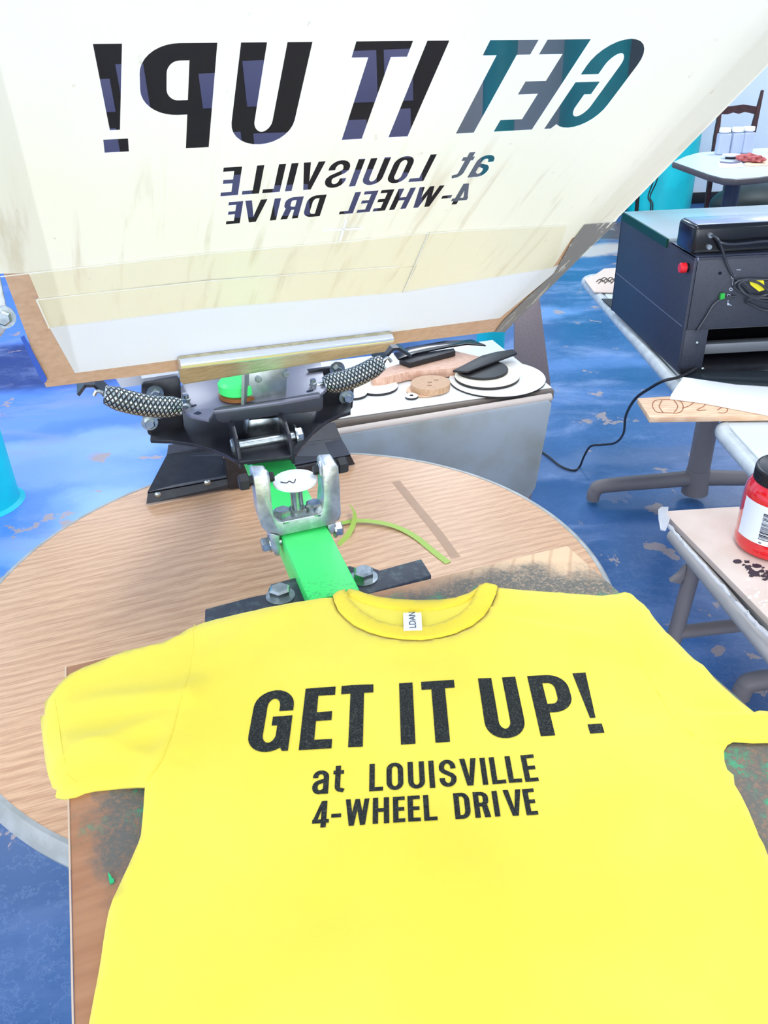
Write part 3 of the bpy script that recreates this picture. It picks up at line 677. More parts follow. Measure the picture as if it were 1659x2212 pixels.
# ---------------------------------------------------------------- lettering: stroke alphabet in metres
def arc(cx, cy, rx, ry, a0, a1, n=9):
    return [(cx + rx * cos(radians(a0 + (a1 - a0) * i / n)), cy + ry * sin(radians(a0 + (a1 - a0) * i / n))) for i in range(n + 1)]
def glyph(ch, w, h, s, t):
    """strokes (path, width at vertical, width at horizontal, closed) of a bold condensed letter"""
    hs, ht = s / 2, t / 2; st = []
    def V(x, a, b): st.append(('q', [(x - hs, a), (x + hs, a), (x + hs, b), (x - hs, b)]))
    def Hh(y, a, b, tt=None):
        k = (tt or t) / 2; st.append(('q', [(a, y - k), (b, y - k), (b, y + k), (a, y + k)]))
    def Pth(p, closed=False): st.append(('p', p, closed))
    rx = (w - s) / 2
    ry = min(rx * 1.25, h * .28)
    if ch == 'I': V(hs, 0, h)
    elif ch == 'L': V(hs, 0, h); Hh(ht, s, w)
    elif ch == 'E': V(hs, 0, h); Hh(ht, s, w); Hh(h * .51, s, w * .94); Hh(h - ht, s, w)
    elif ch == 'T': V(w / 2, 0, h - t); Hh(h - ht, 0, w)
    elif ch == 'H': V(hs, 0, h); V(w - hs, 0, h); Hh(h * .51, s, w - s)
    elif ch == '-': Hh(h * .42, 0, w)
    elif ch == 'U': Pth([(hs, h), (hs, h * .7)] + arc(w / 2, ht + ry, rx, ry, 180, 360, 14) + [(w - hs, h * .7), (w - hs, h)])
    elif ch == 'O': Pth(arc(w / 2, h - ht - ry, rx, ry, 0, 180, 14) + arc(w / 2, ht + ry, rx, ry, 180, 360, 14), True)
    elif ch == 'G':
        Pth([(w - hs, h * .64), (w - hs, h * .70)] + arc(w / 2, h - ht - ry, rx, ry, 0, 180, 14) + arc(w / 2, ht + ry, rx, ry, 180, 345, 13))
        st.append(('q', [(w - s, h * .24), (w, h * .0), (w, h * .555), (w - s, h * .555)]))
        st.append(('q', [(w * .86, 0), (w, 0), (w, h * .2), (w - s, h * .2)]))
        Hh(h * .555 - ht, w * .52, w - s)
    elif ch == 'D': V(hs, 0, h); ry = min(rx * 1.5, h * .3); Pth([(s, h - ht), (w / 2, h - ht)] + arc(w / 2, h - ht - ry, rx, ry, 90, 0) + arc(w / 2, ht + ry, rx, ry, 0, -90) + [(s, ht)])
    elif ch in 'PR':
        V(hs, 0, h); m_ = h * (.36 if ch == 'P' else .42); yb = m_ + ht; r2 = (h - ht - yb) / 2
        x_ = w - hs - min(rx * 1.05, r2 * 1.2); q = w - hs - x_
        Pth([(s, h - ht), (x_, h - ht)] + arc(x_, h - ht - r2 * .72, q, r2 * .72, 90, 0) + arc(x_, yb + r2 * .72, q, r2 * .72, 0, -90) + [(s, yb)])
        if ch == 'R': st.append(('q', [(w - s * 1.02, 0), (w + .04 * w, 0), (w * .88, yb), (w * .88 - s * 1.05, yb)]))
    elif ch == 'S':
        ry = h * .22
        Pth([(w - hs, h * .66), (w - hs, h - ht - ry)] + arc(w / 2, h - ht - ry, rx, ry, 0, 180, 12) + [(hs, h * .66), (hs + .1 * w, h * .58), (w / 2, h * .5), (w - hs - .1 * w, h * .42), (w - hs, h * .34)] + arc(w / 2, ht + ry, rx, ry, 0, -180, 12) + [(hs, h * .34)])
    elif ch == 'V':
        k = s * 1.02; m_ = w / 2
        st.append(('q', [(m_ - k * .55, 0), (m_ + k * .25, 0), (k, h), (0, h)])); st.append(('q', [(m_ - k * .25, 0), (m_ + k * .55, 0), (w, h), (w - k, h)]))
    elif ch == 'W':
        k = s * .92; b1, b2 = w * .27, w * .73
        for a, b in ((0, b1), (w - k, b2)):
            st.append(('q', [(b - k / 2, 0), (b + k / 2, 0), (a + k, h), (a, h)]))
        for b in (b1, b2): st.append(('q', [(b - k / 2, 0), (b + k / 2, 0), (w / 2 + k * .45, h), (w / 2 - k * .45, h)]))
    elif ch == '4':
        x = w * .68; V(x, 0, h); Hh(h * .24, 0, w); st.append(('q', [(0, h * .24), (s * .95, h * .28), (x + hs * .2, h), (x - s * .55, h)]))
    elif ch == '!':
        st.append(('q', [(0, 0), (w, 0), (w, h * .14), (0, h * .14)])); st.append(('q', [(w * .30, h * .235), (w * .70, h * .235), (w * 1.0, h), (0, h)]))
    elif ch == 't':
        x = w * .42; Pth([(x, h), (x, h * .3)] + arc(x + w * .3, h * .05 + ht + .12 * h, w * .3, h * .14, 180, 275, 6) + [(w, ht)]); Hh(h * .76, 0, w * .95)
    elif ch == 'a':
        ry = h * .2; Pth([(hs, h * .68), (hs, h - ht - ry)] + arc(w / 2, h - ht - ry, rx, ry, 180, 0, 10) + [(w - hs, 0)])
        Pth([(w - hs, h * .56), (w * .55, h * .53)] + arc(w * .45, h * .29, w * .45 - hs, h * .29 - ht, 100, 270, 10) + [(w * .62, ht * 1.1), (w - hs, h * .2)])
    return st
def glyph_faces(ch, w, h, s, t):
    """list of quads (2D)"""
    out = []
    for g in glyph(ch, w, h, s, t):
        if g[0] == 'q':
            a, b, c, d = g[1]; n = 8; k = 3
            for i in range(n):
                for j in range(k):
                    def P(ii, jj):
                        f, e = ii / n, jj / k
                        l = (a[0] + (d[0] - a[0]) * f, a[1] + (d[1] - a[1]) * f); r = (b[0] + (c[0] - b[0]) * f, b[1] + (c[1] - b[1]) * f)
                        return (l[0] + (r[0] - l[0]) * e, l[1] + (r[1] - l[1]) * e)
                    out.append((P(i, j), P(i, j + 1), P(i + 1, j + 1), P(i + 1, j)))
        else:
            pts = [g[1][0]]
            for p in g[1][1:]:
                q = pts[-1]; d = math.hypot(p[0] - q[0], p[1] - q[1]); n = max(1, int(d / (h * .1)))
                if d < 1e-7: continue
                for i in range(1, n + 1): pts.append((q[0] + (p[0] - q[0]) * i / n, q[1] + (p[1] - q[1]) * i / n))
            cl = g[2]; N = len(pts); L_, R_ = [], []
            for i, p in enumerate(pts):
                a = pts[(i - 1) % N] if (cl or i) else p; b = pts[(i + 1) % N] if (cl or i < N - 1) else p
                dx, dy = b[0] - a[0], b[1] - a[1]; l = math.hypot(dx, dy) or 1; dx /= l; dy /= l
                hw = .5 * sqrt((s * dy) ** 2 + (t * dx) ** 2)
                L_.append((p[0] - dy * hw, p[1] + dx * hw)); R_.append((p[0] + dy * hw, p[1] - dx * hw))
            for i in range(N if cl else N - 1):
                j = (i + 1) % N; out.append((L_[i], R_[i], R_[j], L_[j]))
    return out
SH = .042                                                 # forward lean of the letters
LINE_BIG = [('G', -.0448, .0358), ('E', 0, .0275), ('T', .0330, .0292), ('I', .0858, .0122), ('T', .1060, .0302), ('U', .1585, .0345), ('P', .2040, .0350), ('!', .2460, .0122)]
LINE_AT = [('a', .0122, .0130, .0235), ('t', .0285, .0090, .0275), ('L', .0577, .0110), ('O', .0715, .0135), ('U', .0888, .0134), ('I', .1058, .0044), ('S', .1140, .0136), ('V', .1312, .0136), ('I', .1480, .0044), ('L', .1556, .0111), ('L', .1687, .0107), ('E', .1818, .0107)]
LINE_WD = [('4', .0132, .0127), ('-', .0275, .0076), ('W', .0382, .0185), ('H', .0594, .0126), ('E', .0750, .0092), ('E', .0864, .0096), ('L', .0986, .0101), ('D', .1222, .0122), ('R', .1375, .0115), ('I', .1524, .0042), ('V', .1612, .0140), ('E', .1765, .0090)]
def line_quads(spec, base, H, s, t):
    qs = []
    for g in spec:
        h = g[3] if len(g) > 3 else H
        for q in glyph_faces(g[0], g[2], h, s, t):
            qs.append([(x + g[1] + SH * y, y + base) for x, y in q])
    return qs
LINES = [('lettering_get_it_up', line_quads(LINE_BIG, 0, .0738, .0123, .0105)), ('lettering_at_louisville', line_quads(LINE_AT, -.0468, .0278, .0043, .0038)), ('lettering_four_wheel_drive', line_quads(LINE_WD, -.0782, .0246, .0041, .0035))]
def print_lines(mapping, mt, parent, prefix=''):
    for nm, qs in LINES:
        bm = BM(); cache = {}
        for q in qs:
            vs = [bm.verts.new(mapping(u, v)) for u, v in q]
            bm.faces.new(vs)
        bmesh.ops.remove_doubles(bm, verts=bm.verts[:], dist=1e-6)
        obj(nm, bm, mt, parent, 0)
m_stencil = mat('dark_open_mesh', (24, 22, 30), .45, spec=.12, alpha=.80)
def emulsion_with_open_letters():
    pl_ = EMUL if sum(a[0] * b[1] - b[0] * a[1] for a, b in zip(EMUL, EMUL[1:] + EMUL[:1])) > 0 else EMUL[::-1]
    pts = [Vector(p) for p in pl_]; faces = [list(range(len(pts)))]; owner = [None]
    for nm, qs in LINES:
        for q in qs:
            if sum(q[k][0] * q[(k + 1) % 4][1] - q[(k + 1) % 4][0] * q[k][1] for k in range(4)) < 0: q = q[::-1]
            b = len(pts); pts += [Vector(p) for p in q]; faces.append([b, b + 1, b + 2, b + 3]); owner.append(nm)
    vv, ee, ff, ov, oe, of = geometry.delaunay_2d_cdt(pts, [], faces, 0, 1e-6)
    out = {None: []}
    for nm, _ in LINES: out[nm] = []
    for f, src in zip(ff, of):
        own = {owner[k] for k in src}
        names = [n for n in own if n]
        if names: out[names[0]].append(f)
        elif None in own: out[None].append(f)
    for nm, fl in out.items():
        bm = BM(); al = bm.verts.layers.float_vector.new('pl'); mp = {}
        for f in fl:
            for k in f:
                if k not in mp:
                    mp[k] = bm.verts.new(Q(vv[k].x, vv[k].y, -.0001 if nm is None else 0.)); mp[k][al] = (vv[k].x, vv[k].y, 0)
            try: bm.faces.new([mp[k] for k in f])
            except ValueError: pass
        bmesh.ops.recalc_face_normals(bm, faces=bm.faces[:])
        if sum(f.normal.dot(SW) * f.calc_area() for f in bm.faces) > 0: bmesh.ops.reverse_faces(bm, faces=bm.faces[:])
        obj(nm or 'emulsion', bm, m_stencil if nm else m_emu, screen, 0)
emulsion_with_open_letters()

# ---------------------------------------------------------------- yellow shirt
edge_rect = [c1, c2, c3, c4]
def outside(p):                        # distance beyond the board's edge, 0 on the board
    dmax = 0.
    for a, b in zip(edge_rect, edge_rect[1:] + edge_rect[:1]):
        e = (b - a).normalized(); n = Vector((e.y, -e.x, 0))
        if n.dot((c1 + c3) / 2 - a) > 0: n = -n
        dmax = max(dmax, n.dot(Vector((p.x, p.y, 0)) - Vector((a.x, a.y, 0))))
    return dmax
def P0(x, y): return Pz(x, y, ZP + .006)
WR = []                                # soft folds: (a, b, width, height)
def wr(a, b, w, h): WR.append((P0(*a), P0(*b), w, h))
wr((110, 1655), (330, 1560), .012, .006); wr((180, 1520), (400, 1500), .014, .006); wr((150, 1600), (330, 1640), .010, .005)
wr((420, 1480), (330, 1700), .012, .006); wr((310, 1690), (240, 2000), .016, .006); wr((400, 1620), (330, 1900), .016, .003)
wr((620, 1310), (450, 1420), .012, .002); wr((1060, 1340), (1290, 1380), .009, .005); wr((1100, 1310), (1340, 1300), .010, .004)
wr((1020, 1370), (1180, 1400), .010, .0025); wr((1420, 1380), (1500, 1460), .008, .0025); wr((1430, 1450), (1540, 1440), .009, .005)
wr((1480, 1558), (1800, 1558), .007, .008); wr((1500, 1586), (1800, 1584), .005, .005); wr((1400, 1500), (1500, 1560), .014, .003)
wr((1560, 1640), (1480, 1600), .010, .003); wr((1380, 1300), (1440, 1480), .008, .0015); wr((800, 1385), (1000, 1380), .012, .0015)
wr((420, 2000), (900, 2100), .035, .003); wr((1000, 1950), (1500, 2050), .035, .003); wr((300, 2100), (700, 2180), .03, .003); wr((600, 1880), (1200, 1860), .03, .0015)
def shirt_z(p):
    z = ZP + .0045
    for a, b, w, h in WR:
        d = b - a; d.z = 0; q = Vector((p.x - a.x, p.y - a.y, 0)); l = d.length
        t = max(0, min(1, q.dot(d) / (l * l))); r = (q - d * t).length / w
        e = 1.0 if .12 < t < .88 else .75
        z += h * e * math.exp(-r * r)
    z += .0011 * noise.noise(Vector((p.x * 14, p.y * 14, 0))) + .0005 * noise.noise(Vector((p.x * 45, p.y * 45, 3)))
    o = outside(p)
    if o > 0: z -= min(.035, .9 * o * o / (o + .03))
    return z
def on_shirt(x, y):
    z = ZP + .005
    for _ in range(4):
        p = Pz(x, y, z); z = shirt_z(p)
    return Vector((p.x, p.y, z))
neck_outer = [(719, 1287), (722, 1300), (730, 1318), (745, 1334), (765, 1350), (795, 1364), (830, 1374), (870, 1380), (910, 1381), (950, 1376), (985, 1366), (1020, 1350), (1045, 1330), (1062, 1305), (1072, 1282), (1075, 1266)]
outline = [(1075, 1265), (1100, 1268), (1130, 1271), (1200, 1276), (1300, 1283), (1330, 1280), (1350, 1275), (1362, 1278), (1392, 1302), (1415, 1333), (1440, 1362), (1460, 1380), (1500, 1420), (1520, 1433), (1545, 1462), (1590, 1503), (1630, 1534), (1659, 1532), (1700, 1531), (1745, 1540), (1760, 1570), (1745, 1600), (1700, 1604), (1659, 1601), (1630, 1602), (1600, 1600), (1585, 1599), (1572, 1606), (1565, 1618), (1566, 1640), (1572, 1658), (1586, 1670), (1588, 1690), (1603, 1715), (1620, 1750), (1640, 1800), (1659, 1840), (1690, 1900), (1730, 1990), (1770, 2100), (1800, 2200), (1830, 2330), (1860, 2560),
           (900, 2600), (100, 2620), (140, 2420), (175, 2280), (190, 2208), (205, 2130), (216, 2070), (228, 1990), (233, 1965), (250, 1922), (275, 1868), (297, 1818), (303, 1800), (307, 1760), (310, 1720), (312, 1694), (290, 1694), (255, 1697), (205, 1702), (180, 1708), (160, 1716), (135, 1720), (118, 1718), (121, 1703), (112, 1698), (103, 1672), (96, 1640), (90, 1590), (87, 1560), (86, 1543), (95, 1541), (95, 1514), (108, 1497), (122, 1478), (150, 1452), (180, 1437), (230, 1418), (270, 1402), (310, 1393), (350, 1384), (385, 1368), (420, 1345), (450, 1333), (500, 1321), (540, 1312), (590, 1303), (640, 1297), (690, 1288)]
def densify(pts, closed, step=.007):
    out = []; n = len(pts)
    for i in range(n if closed else n - 1):
        a, b = pts[i], pts[(i + 1) % n]; k = max(1, int((b - a).length / step))
        for j in range(k): out.append(a + (b - a) * j / k)
    if not closed: out.append(pts[-1])
    return out
def cloth(name, poly3, step, zf, th, mt, parent, rim=.55):
    """a sheet of cloth with the given outline lying on zf, thickness th, rounded edge"""
    poly = densify(poly3, True, step); n = len(poly)
    v2 = [Vector((p.x, p.y)) for p in poly]
    xs = [p.x for p in v2]; ys = [p.y for p in v2]
    def inside(x, y):
        c = False; j = n - 1
        for i in range(n):
            if (v2[i].y > y) != (v2[j].y > y) and x < (v2[j].x - v2[i].x) * (y - v2[i].y) / (v2[j].y - v2[i].y) + v2[i].x: c = not c
            j = i
        return c
    pts = list(v2)
    gx = min(xs)
    row = 0; y = min(ys)
    import bisect
    from mathutils.kdtree import KDTree
    kd = KDTree(n)
    for i, p in enumerate(v2): kd.insert((p.x, p.y, 0), i)
    kd.balance()
    while y < max(ys):
        x = gx + (step / 2 if row % 2 else 0)
        while x < max(xs):
            if kd.find((x, y, 0))[2] > step * .55 and inside(x, y): pts.append(Vector((x, y)))
            x += step
        y += step * .866; row += 1
    vv, ee, fc, *_ = geometry.delaunay_2d_cdt(pts, [(i, (i + 1) % n) for i in range(n)], [list(range(n))], 1, 1e-7)
    bm = BM()
    dist = [kd.find((p.x, p.y, 0))[2] for p in vv]
    bv = [bm.verts.new((p.x, p.y, zf(Vector((p.x, p.y, 0))) - (rim * th if d < 1e-5 else (.15 * th if d < step else 0)))) for p, d in zip(vv, dist)]
    for f in fc:
        if len(set(f)) >= 3: bm.faces.new([bv[i] for i in f])
    bmesh.ops.recalc_face_normals(bm, faces=bm.faces[:])
    if sum(f.normal.z for f in bm.faces) < 0: bmesh.ops.reverse_faces(bm, faces=bm.faces[:])
    o = obj(name, bm, mt, parent, 180)
    md = o.modifiers.new('thickness', 'SOLIDIFY'); md.thickness = th; md.offset = -1
    return o
def shirt_mat(nm, c, rib=False):
    s = NB(nm); ob = s.mapping()
    w = s.noise(ob, 900, 2)
    if rib:
        nc = Pz(890, 1285, ZP) - Pz(880, 1700, ZP)
        d = s.sep(s.vmath('SUBTRACT', ob, (nc.x, nc.y, 0)))
        w = s.math('SINE', s.math('MULTIPLY', s.math('ARCTAN2', d[1], d[0]), 190.))
    col = s.mix(s.rng(s.noise(ob, 5, 3), .3, .7), c, tuple(max(0, v - q) for v, q in zip(c, (2, 6, 14))))
    s.bump(w, .22, .001)
    s.b.inputs['Sheen Weight'].default_value = .15; s.b.inputs['Sheen Roughness'].default_value = .5
    return s.done(col, .9, .12)
m_shirt = shirt_mat('yellow_jersey', (243, 226, 90))
m_collar = shirt_mat('yellow_rib', (243, 220, 74), True)
shirt = thing('t_shirt', 'bright yellow short sleeved t-shirt with black lettering laid over the board', 't-shirt', on_shirt(880, 1700))
body_poly = [on_shirt(x, y) for x, y in (outline + neck_outer[:-1])]
cloth('shirt_front', body_poly, .008, shirt_z, .004, m_shirt, shirt)
inner = [(744, 1275), (752, 1290), (766, 1306), (785, 1322), (812, 1338), (845, 1348), (885, 1353), (925, 1351), (962, 1341), (992, 1326), (1012, 1307), (1024, 1288), (1034, 1264)]
# back of the shirt seen in the neck opening and its band
backtop = [(1036, 1262), (1030, 1268), (1012, 1279), (985, 1288), (950, 1293), (900, 1294), (850, 1291), (815, 1286), (785, 1278), (765, 1271), (750, 1266)]
zback = lambda p: shirt_z(p) - .0022
cloth('shirt_back', [on_shirt(x, y) for x, y in backtop + [(722, 1290)] + neck_outer[2:-2]], .008, zback, .0016, m_shirt, shirt)
band_low = [(786, 1300), (820, 1309), (860, 1315), (905, 1317), (950, 1314), (985, 1306), (1010, 1296), (1026, 1282)]
cloth('back_collar', [on_shirt(x, y) for x, y in backtop] + [on_shirt(x, y) for x, y in [(752, 1282), (766, 1292)] + band_low], .006, lambda p: shirt_z(p) - .0004, .0016, m_collar, shirt)
cloth('front_collar', [on_shirt(x, y) for x, y in [(719, 1285), (730, 1274), (745, 1270)] + inner + [(1050, 1258), (1070, 1262)] + neck_outer[::-1]], .0045, lambda p: shirt_z(p) + .0012, .0020, m_collar, shirt, .7)
# neck label
LZ = .0014
lab = [on_shirt(x, y) + ez * LZ for x, y in ((871, 1327), (910, 1326), (912, 1364), (872, 1365))]
bm = BM(); add_prism(bm, [lab[3], lab[2], lab[1], lab[0]], (0, 0, .0003)); lb = obj('neck_label', bm, mat('white_label', (240, 244, 250), .7), shirt)
def text_mesh(txt, size):
    cu = bpy.data.curves.new('txt', 'FONT'); cu.body = txt; cu.size = size; cu.align_x = 'LEFT'
    ob = bpy.data.objects.new('txt', cu); COL.objects.link(ob); dg = bpy.context.evaluated_depsgraph_get()
    me = bpy.data.meshes.new_from_object(ob.evaluated_get(dg)); bm = BM(); bm.from_mesh(me)
    bpy.data.objects.remove(ob); bpy.data.meshes.remove(me); bpy.data.curves.remove(cu); return bm
o_ = on_shirt(899, 1362) + ez * (LZ + .0007); r_ = on_shirt(897, 1330) + ez * (LZ + .0007)
bm = text_mesh('LDAN', .0100); e1 = (r_ - o_).normalized(); e2 = ez.cross(e1)
tf(bm, bm.verts[:], frame(o_ + e1 * .001, e1, e2)); bmesh.ops.translate(bm, vec=(0, 0, .0003), verts=bm.verts[:]); obj('label_text', bm, m_black_gloss, lb, 0)
# seams: thin raised stitching lines
def seam(pix, nm='seam', r=.0007, dz=.0):
    bm = BM(); pts = densify([on_shirt(x, y) for x, y in pix], False, .006)
    pts = [Vector((p.x, p.y, shirt_z(p) + dz)) for p in pts]; add_tube(bm, pts, r * .65, 6, 0); obj(nm, bm, m_shirt, shirt)
seam([(420, 1346), (418, 1390), (412, 1430), (400, 1480), (385, 1530), (372, 1580), (350, 1640), (314, 1690)])
seam([(1360, 1282), (1362, 1320), (1366, 1370), (1380, 1420), (1405, 1470), (1440, 1530), (1480, 1580), (1530, 1610)])
seam([(118, 1510), (124, 1545), (130, 1590), (138, 1640), (146, 1675), (165, 1690)], r=.0005)
# printed lettering on the chest
A0 = Vector((-.079, .480, 0)); th_ = radians(1.53)
su, sv = Vector((cos(th_), sin(th_), 0)), Vector((-sin(th_), cos(th_), 0))
def on_chest(u, v):
    p = A0 + su * u + sv * v; return Vector((p.x, p.y, shirt_z(p) + .0005))
def ink():
    s = NB('soft_black_ink'); n = s.noise(s.mapping(), 700, 2)
    return s.done(s.mix(s.rng(n, .45, .7), (34, 36, 36), (66, 70, 62)), .8, .2)
print_lines(on_chest, ink(), shirt)

# ---------------------------------------------------------------- scraps of tape on the round table
def ribbon(pix, w, zt, th=.0004, twist=None):
    bm = BM(); pts = smooth_path([Pz(x, y, zt if not isinstance(zt, list) else zt[i]) for i, (x, y) in enumerate(pix)], 6)
    Ls, Rs = [], []
    for i, p in enumerate(pts):
        d = pts[min(i + 1, len(pts) - 1)] - pts[max(i - 1, 0)]; d.z = 0; d.normalize(); n = Vector((-d.y, d.x, 0)) * w / 2
        if twist: n = n * .6 + ez * w * .35
        Ls.append(p + n); Rs.append(p - n)
    a = [bm.verts.new(p) for p in Ls]; b = [bm.verts.new(p) for p in Rs]; c = [bm.verts.new(p + ez * th) for p in Ls]; d = [bm.verts.new(p + ez * th) for p in Rs]
    for i in range(len(a) - 1):
        bm.faces.new((a[i], a[i + 1], b[i + 1], b[i])); bm.faces.new((c[i], d[i], d[i + 1], c[i + 1]))
        bm.faces.new((a[i], c[i], c[i + 1], a[i + 1])); bm.faces.new((b[i], b[i + 1], d[i + 1], d[i]))
    for i in (0, -1): bm.faces.new((a[i], b[i], d[i], c[i]))
    bmesh.ops.recalc_face_normals(bm, faces=bm.faces[:]); return bm
m_gt = mat('lime_tape', (186, 214, 98), .45, translucent=((190, 220, 100), .3))
bm = ribbon([(968, 1216), (935, 1190), (895, 1158), (850, 1136), (800, 1126), (760, 1126), (730, 1132)], .0125, [TZ + .001, TZ + .001, TZ + .002, TZ + .004, TZ + .006, TZ + .005, TZ + .003])
single('masking_tape_strip', bm, m_gt, 'long curved strip of lime green tape lying beside the green arm', 'tape')
bm = ribbon([(732, 1178), (750, 1158), (764, 1130), (766, 1108), (756, 1090)], .012, [TZ + .002, TZ + .004, TZ + .016, TZ + .022, TZ + .02], twist=True)
single('masking_tape_strip', bm, m_gt, 'short twisted curl of lime green tape crossing behind the longer strip', 'tape')
bm = ribbon([(855, 1040), (900, 1095), (945, 1150), (985, 1205)], .018, TZ + .0003, .0002)
single('packing_tape_strip', bm, mat('tan_tape', (190, 148, 108), .3, alpha=.4), 'thin straight band of tan tape stuck to the wood grain tabletop', 'tape')

# ---------------------------------------------------------------- drop leaf table with wooden discs behind the press
def Dl(X, Y, Z): return frame(Vector((.442, 1.967, 0)), Vector((.967, .255, 0)), Vector((-.255, .967, 0))) @ Vector((X, Y, Z))
dt = thing('drop_leaf_table', 'narrow drop leaf table with its stained grey leaf hanging down', 'table', Dl(-.4, .2, 0))
dX = Vector((.967, .255, 0)).normalized(); dY = Vector((-.255, .967, 0)).normalized()
bm = BM(); add_box(bm, (-.34, .20, TZ - .017), (.70, .42, .03), frame((.445, 1.967, 0), dX, dY), .006); obj('tabletop', bm, mat('dark_table_edge', (120, 108, 96), .5), dt)
bm = BM(); add_box(bm, (-.34, .20, TZ), (.69, .40, .003), frame((.445, 1.967, 0), dX, dY), .001); o = obj('white_top_sheet', bm, mat('white_laminate', (244, 244, 238), .35), dt)
m_leaf = mat('stained_grey_leaf', (166, 172, 174), .5, col2=(150, 150, 138), scale=9, lo=.4, hi=.7)
lt, lb_ = .712, .40
q0, q1 = Pp(1194, 862, Dl(0, -.05, 0), dY), Pp(708, 945, Dl(0, -.05, 0), dY)
bm = BM(); pl_ = [q0 - ez * .012, q0 - dX * .012, q1 - dX * .12, q1 - dX * .12 - ez * .32]; b_ = Pp(1156, 1075, Dl(0, -.05, 0), dY)
pl_ += [b_ - dX * .02, b_ + ez * .03]
add_prism(bm, pl_, dY * .02, .004); obj('hanging_leaf', bm, m_leaf, dt)
bm = BM(); add_tube(bm, [q0 + dY * .011 + ez * .001, q1 - dX * .12 + dY * .011 + ez * .001], .0105, 12, 0); obj('leaf_edge', bm, mat('tan_edge', (198, 182, 168), .45), dt)
bm = BM(); add_box(bm, (-.34, .20, .685), (.6, .34, .05), frame((.445, 1.967, 0), dX, dY)); obj('apron', bm, mat('brown_apron', (120, 96, 72), .5), dt)
for X, Y in ((-.06, .08), (-.06, .32), (-.62, .08), (-.62, .32)):
    bm = BM(); add_box(bm, (X, Y, .33), (.04, .04, .66), frame((.445, 1.967, 0), dX, dY), .003); obj('leg', bm, m_tgray, dt)
# brown-grey board behind
bm = BM(); Yb = 2.47; pp = [PY(x, y, Yb) for x, y in ((1150, 905), (1122, 905), (1112, 690), (1095, 560), (1156, 560), (1166, 650), (1193, 858))]
pp[0].z = pp[1].z = .0
add_prism(bm, pp, (0, .02, 0), .002)
single('leaning_panel', bm, mat('taupe_panel', (150, 136, 134), .55, col2=(140, 126, 124), scale=200), 'taupe grey upright panel behind the table of wooden discs', 'panel')
# discs and scraps on the table
m_disc = mat('white_faced_board', (246, 240, 226), .45)
m_discb = mat('black_board_edge', (32, 30, 30), .5)
m_wood = mat('raw_wood_disc', (206, 166, 128), .55, col2=(190, 148, 110), scale=40, stretch=(2, 14, 1))
def disc(pc, rpx, th, z, top, side, label, name='wooden_disc', hole=0., sy=1., group=None):
    c = Pz(*pc, z); r = rpx * (c - CAM).length / F * 1.0
    t = thing(name, label, 'disc', c, group)
    bm = BM(); pr = [(hole, -th), (r, -th), (r, -.001)] + ([(hole, -.001), (hole, -th)] if hole else [(0, -.001)])
    if not hole: pr = [(0, -th)] + pr[1:]
    add_lathe(bm, pr, c, 48); obj('edge', bm, side, t)
    bm = BM(); pr = [(hole, -.001), (r, -.001), (r - .0006, 0.0002), (hole, .0002)] if hole else [(r, -.001), (r - .0006, .0002), (0, .0002)]
    add_lathe(bm, pr, c, 48); obj('face', bm, top, t); return t, c, r
T0 = TZ + .0025
disc((816, 833), 43, .007, T0 + .0075, m_disc, m_discb, 'white faced disc with a black edge left of the thick tan disc')
disc((765, 848), 28, .007, T0 + .0075, m_disc, m_discb, 'white disc half hidden behind the black bracket bolt')
disc((915, 842), 37, .003, T0 + .0035, mat('thin_tan', (222, 184, 148), .5), m_wood, 'thin tan disc peeking from under the thick one')
td, c, r = disc((930, 826), 42, .016, T0 + .020, m_wood, m_wood, 'thick tan wooden disc with small burnt marks')
for a, b in ((-.004, -.022), (.016, .014), (-.002, .0)):
    bm = BM(); add_box(bm, (c.x + a, c.y + b, c.z + .0004), (.012, .005, .0006)); obj('burnt_mark', bm, mat('burnt_brown', (150, 104, 70), .6), td)
disc((889, 854), 14, .006, T0 + .0065, m_disc, m_discb, 'tiny white ring with a hole in front of the tan disc', 'wooden_ring', hole=.005)
disc((1074, 816), 101, .005, T0 + .0055, m_disc, m_discb, 'largest white disc lying on the table end', hole=.0)
disc((1052, 810), 68, .008, T0 + .0145, mat('cream_face', (246, 236, 210), .45), m_discb, 'cream disc with a black edge on top of the largest disc')
disc((1042, 796), 54, .006, T0 + .022, m_discb, m_discb, 'black disc lying on the cream disc')
bm = BM(); zz = T0 + .032; add_prism(bm, [Pz(x, y, zz) for x, y in ((978, 800), (1012, 802), (1117, 762), (1108, 754), (1070, 760), (1040, 768))], (0, 0, -.006), .001)
single('black_board_offcut', bm, m_discb, 'flat black offcut tilted over the black disc', 'offcut')
bm = BM(); zz = T0 + .028; add_prism(bm, [Pz(x, y, zz) for x, y in ((800, 810), (835, 794), (930, 765), (985, 758), (1038, 770), (1040, 786), (985, 794), (880, 803), (830, 816), (805, 818))], (0, 0, -.025), .002)
single('wood_plank_piece', bm, mat('pinkish_plank', (226, 186, 160), .55, col2=(206, 160, 132), scale=30, stretch=(2, 12, 1)), 'rough pinkish wood piece under the raised frame corner', 'wood piece')
bm = BM(); zz = T0 + .052
a = [Pz(x, y, zz) for x, y in ((860, 775), (900, 762), (970, 748), (1010, 742), (1050, 745))]; b = [Pz(x, y, zz + .004) for x, y in ((1020, 733), (960, 736), (880, 750), (850, 762))]
add_prism(bm, a + b, (0, 0, -.005), .001); single('black_curved_sheet', bm, m_black_gloss, 'shiny black sheet with a pointed end stacked on the wood piece', 'sheet')
bm = BM(); add_prism(bm, [Pz(x, y, T0 + .044) for x, y in ((862, 776), (885, 766), (980, 752), (984, 758), (930, 772), (885, 784))], (0, 0, -.014), .001); single('dark_stack_block', bm, m_discb, 'dark block under the shiny black sheet', 'block')

